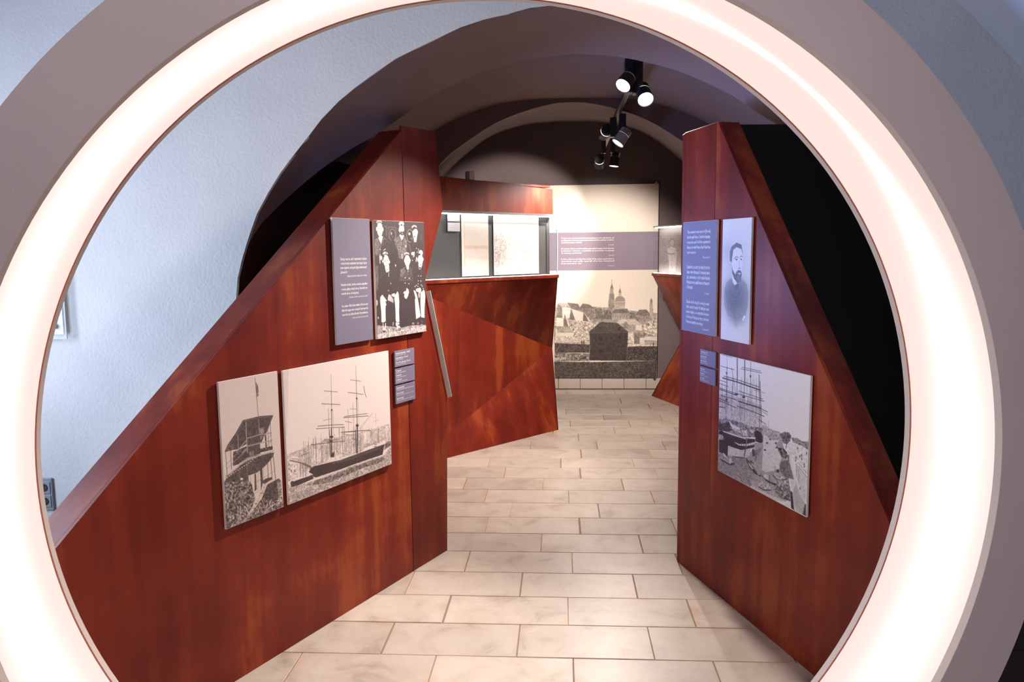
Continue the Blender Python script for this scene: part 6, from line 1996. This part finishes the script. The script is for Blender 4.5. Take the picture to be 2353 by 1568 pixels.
# --- left partition
def text_block(parent, y, top, lh, size, paras, x0, x1):
    """each paragraph and each source line is a printed part of its own"""
    z = top
    for lines, cite, cw in paras:
        out = []
        for s, fr in lines:
            out.append((s, x0, z, size, (x1-x0)*fr, True)); z -= lh
        lettering(parent, out, name='paragraph').location = (0, y, 0)
        cwid = (x1-x0)*cw; lettering(parent, [(cite, x1-cwid, z+lh*0.12, size*0.72, cwid, False)], name='source_line').location = (0, y, 0); z -= lh*1.9
t, w, h, y = board('text_panel', ML, .539, .811, 1.330, 1.925, 'slate grey text panel with three paragraphs left of the sailors photograph', 'text panel', mat=SLATE)
text_block(t, y-.0004, h-.198, .0205, .0165, [
    ([('Правду кажучи, небо переможні сторінки', 1), ('–описів мало написав про море. Були', 1), ('вони одиничні, але дуже рідко метою моєї', 1), ('діяльності.', .25)], '„Передмова до коротких оповідань Джозефа Конрада"', .77),
    ([('Prawdę mówiąc, bardzo niewiele napisałem', 1), ('o morzu, gdyby policzyć strony. Stanowiło ono', 1), ('scenerię, ale nie cel mojej pracy.', .66)], '„Przedmowa do krótkich opowieści Josepha Conrada"', .72),
    ([('As a matter of fact I have written of the sea very', 1), ('little if the pages were counted. It has been the', 1), ('scene but very seldom the aim of my endeavour.', 1)], '"Preface to the Shorter Tales of Joseph Conrad"', .62)], .045, .238)
t, w, h, y = board('photo_print', ML, .840, 1.270, 1.327, 1.922, 'dark photograph of six uniformed sailors, three standing and three seated', 'photograph', thick=.013)
printed_sheet('photograph', Canvas(200, 300, .16, 2).draw(PRINTS['group']), 0.001, w-.001, .001, h-.001, y, WARM_D, (0.86, 0.77, 0.74), t, .09)
t, w, h, y = board('photo_print', ML, -.159, .156, .661, 1.261, 'tall sepia photograph of a covered river boat above long grass', 'photograph')
printed_sheet('photograph', Canvas(170, 320, .86, 3).draw(PRINTS['boat']), 0.001, w-.001, .001, h-.001, y, SEP_D, SEP_L, t, .08)
t, w, h, y = board('photo_print', ML, .187, .931, .660, 1.258, 'wide sepia photograph of a two masted sailing ship in a harbour', 'photograph')
printed_sheet('photograph', Canvas(330, 290, .93, 4).draw(PRINTS['ship']), 0.001, w-.001, .001, h-.001, y, SEP_D, (0.88, 0.76, 0.70), t, .06)
def caption(mw, x0, x1, z0, z1, label, rows, mat=SLATE, gap=.004, group='slate caption plates'):
    t, w, h, y = board('caption_plate', mw, x0, x1, z0, z1, label, 'caption plate', thick=.006, mat=mat, gap=gap, edge=mat, group=group)
    n = len(rows); L = []; z = h-.017; step = (h-.012)/n
    for a, fa, b_, fb in rows:
        L.append((a, .008, z, .0125, (w-.016)*fa, True)); L.append((b_, .008, z-.0085, .0072, (w-.016)*fb, False)); z -= step
    o = lettering(t, L); o.location = (0, y-.0003, 0)
caption(ML, .989, 1.164, 1.162, 1.247, 'topmost of the three caption plates right of the sailing ship photograph', [('Команда вітрильника „Торренс"', .82, 'Світлина кінця XIX століття', .57), ('Załoga żaglowca „Torrens"', .70, 'Fotografia z końca XIX w.', .43), ('Crew of the sailing ship „Torrens"', .82, 'Photograph, late 19th century', .55)])
caption(ML, .989, 1.164, 1.071, 1.154, 'middle one of the three caption plates right of the sailing ship photograph', [('Порт у Марселі, XIX ст.', .30, 'Світлина, Національний архів', .54), ('Port w Marsylii, XIX w.', .29, 'Fotografia, Archiwum Narodowe', .54), ('Port of Marseille, 19th c.', .31, 'Photograph, National Archives', .62)])
caption(ML, .989, 1.164, .966, 1.063, 'lowest of the three caption plates right of the sailing ship photograph', [('Пароплав „Король бельгійців"', .42, 'Річковий пароплав, яким командував письменник, річка Конго', .96), ('Parowiec „Roi des Belges"', .39, 'Parowiec rzeczny, którym dowodził pisarz na rzece Kongo', .96), ('Steamer „Roi des Belges"', .39, 'River steamer commanded by the writer on the Congo River', .96)])
# --- right partition
t, w, h, y = board('text_panel', MR, .040, .405, 1.328, 1.903, 'blue lit slate text panel with three paragraphs on the right partition', 'text panel', mat=SLATE)
text_block(t, y-.0004, h-.060, .0265, .023, [
    ([('There seemed no way open to it [the sea]', 1), ('but through France. I had the language,', 1), ('at any rate, and of all the countries in', 1), ('Europe it is with France that Poland has', 1), ('most connection.', .40)], '"A Personal Record"', .31),
    ([('Здавалося, що шлях [до моря] пролягає', 1), ('лише через Францію. В кожному випа-', 1), ('дку, знав мову, а з усіх країн Європи', 1), ('Франція має найбільше спільного', 1), ('з Польщею.', .28)], '„Зі спогадів"', .22),
    ([('Zdawało się, że droga [do morza] prowadzi', 1), ('tylko przez Francję. W każdym razie', 1), ('znałem język, a ze wszystkich krajów', 1), ('w Europie Francja jest tym, z którym', 1), ('Polska ma najwięcej wspólnego.', .75)], '„Ze wspomnień"', .27)], .052, .300)
t, w, h, y = board('photo_print', MR, .459, .717, 1.322, 1.901, 'pale vignetted portrait photograph of a bearded man in a dark jacket', 'photograph')
printed_sheet('photograph', Canvas(130, 290, .90, 5).draw(PRINTS['portrait']), 0.001, w-.001, .001, h-.001, y, srgb(40, 36, 44), (0.88, 0.87, 0.87), t, .05)
t, w, h, y = board('photo_print', MR, .456, 1.181, .658, 1.248, 'black and white photograph of a crowded river port with tall masts', 'photograph')
printed_sheet('photograph', Canvas(310, 330, .95, 6).draw(PRINTS['harbor']), 0.001, w-.001, .001, h-.001, y, COOL_D, COOL_L, t, .07)
caption(MR, .243, .404, 1.166, 1.247, 'upper of the two caption plates on the right partition', [('Джозеф Конрад, 1883 р.', .50, 'Світлина, Марієнбад, Чехія', .55), ('Joseph Conrad, 1883', .42, 'Fotografia, Marienbad', .42), ('Joseph Conrad, 1883', .42, 'Photograph, Marienbad, 1883', .52)])
caption(MR, .243, .404, 1.076, 1.157, 'lower of the two caption plates on the right partition', [('Порт, XIX ст.', .32, 'Світлина, приватна збірка', .54), ('Port, XIX wiek', .30, 'Fotografia, zbiory prywatne', .53), ('Port, 19th century', .30, 'Photograph, private collection', .62)])
# --- inside the middle showcase
CASE_D, CASE_L = (0.30, 0.20, 0.15), (0.84, 0.78, 0.72)
t, w, h, y = board('document_print', MC @ Matrix.Translation((0, .10, 0)), .290, .611, 1.545, 2.085, 'tall pale reddish document sheet inside the lit showcase', 'document', thick=.004, gap=.004)
printed_sheet('sheet_print', Canvas(90, 150, .93, 7).draw(PRINTS['map']), 0.001, w-.001, .001, h-.001, y, (0.55, 0.33, 0.25), CASE_L, t, .03)
t, w, h, y = board('engraving_print', MC @ Matrix.Translation((0, .10, 0)), .675, 1.272, 1.545, 2.085, 'faded engraving of a twin towered church inside the lit showcase', 'engraving', thick=.004, gap=.004)
printed_sheet('engraving', Canvas(180, 170, .95, 8).draw(PRINTS['church']), 0.001, w-.001, .001, h-.001, y, (0.40, 0.27, 0.24), (0.84, 0.80, 0.77), t, .03)
PALE = plain('pale_caption_board', srgb(200, 196, 202), 0.5, bump=.03)
for z0, z1, lab in ((2.018, 2.083, 'upper pale caption plate hanging in the lit showcase'), (1.934, 2.010, 'lower pale caption plate hanging in the lit showcase')):
    caption(MC @ Matrix.Translation((0, .10, 0)), .130, .268, z0, z1, lab, [('Карта', .5, 'Мапа міста', .6), ('Mapa', .5, 'Mapa miasta', .7), ('Map', .5, 'Map of the town', .6)], mat=PALE, gap=.01, group='pale caption plates')
# --- inside the far showcase
t, w, h, y = board('photo_print', MD @ Matrix.Translation((0, .08, 0)), .02, 1.1, 1.492, 2.008, 'grey brown photograph of a child in pale clothes inside the far lit showcase', 'photograph', thick=.004, gap=.004)
cvp = Canvas(120, 120, .60, 9); cvp.draw(PRINTS['person'])
printed_sheet('photograph', cvp, 0.001, .56, .001, h-.001, y, (0.10, 0.08, 0.08), (0.55, 0.48, 0.45), t, .08)
MB().box(.56, w-.001, y, y+.0005, .001, h-.001).build('plain_border', plain('taupe_print_border', (0.24, 0.20, 0.19), .6), t)
# --- the town panel on the far wall
MM = Matrix.Translation((-0.55, Y5-.034, 0.14))
t = empty('mural_panel', MM, 'tall cream panel printed with an old hill town, hanging on the far wall', 'mural')
WM = 1.763
MB().box(0, WM, -.004, .004, 0, 2.426).build('backing_board', BOARD_EDGE, t)
MB().box(.0, WM, -.0048, -.004, 1.843, 2.426).build('cream_field', CREAM, t)
MB().box(.0, WM, -.0050, -.004, 1.37, 1.843).build('text_band', SLATE_BAND, t)
printed_sheet('town_view', Canvas(380, 300, .93, 10).draw(PRINTS['mural']), 0, WM, 0, 1.37, -.0046, srgb(38, 26, 26), (0.88, 0.78, 0.66), t, .08)
for i, (zz, lines, cite) in enumerate(((1.765, ['У ті дні, коли зелений острів був батьківщиною мого дитинства, ми', 'мандрували степовими дорогами повз маєтки, церкви та млини,', 'і все це назавжди залишилось у моїй пам’яті.'], '„Зі спогадів"'), (1.635, ['W tamtych dniach podróżowaliśmy stepowymi drogami obok dworów,', 'kościołów i młynów, a wszystko to pozostało na zawsze', 'w mojej pamięci.'], '„Ze wspomnień"'), (1.505, ['In those days we travelled the roads of the steppe past manors,', 'churches and mills, and all of it has remained', 'in my memory for ever.'], '"A Personal Record"'))):
    ml = []
    for k, s in enumerate(lines): ml.append((s, .56, zz-k*.027, .024, (.66, .66, .26)[k], True))
    lettering(t, ml, name='paragraph').location = (0, -.0056, 0)
    lettering(t, [(cite, 1.145, zz-.085, .018, .075, False)], name='source_line').location = (0, -.0056, 0)
for x in (WM-.03, .03):
    for z in (2.432, -.004):
        MB().cyl((x, -.012, z), (0, 1, 0), .016, .016, .044, 18).build('steel_standoff', SILVER, t)
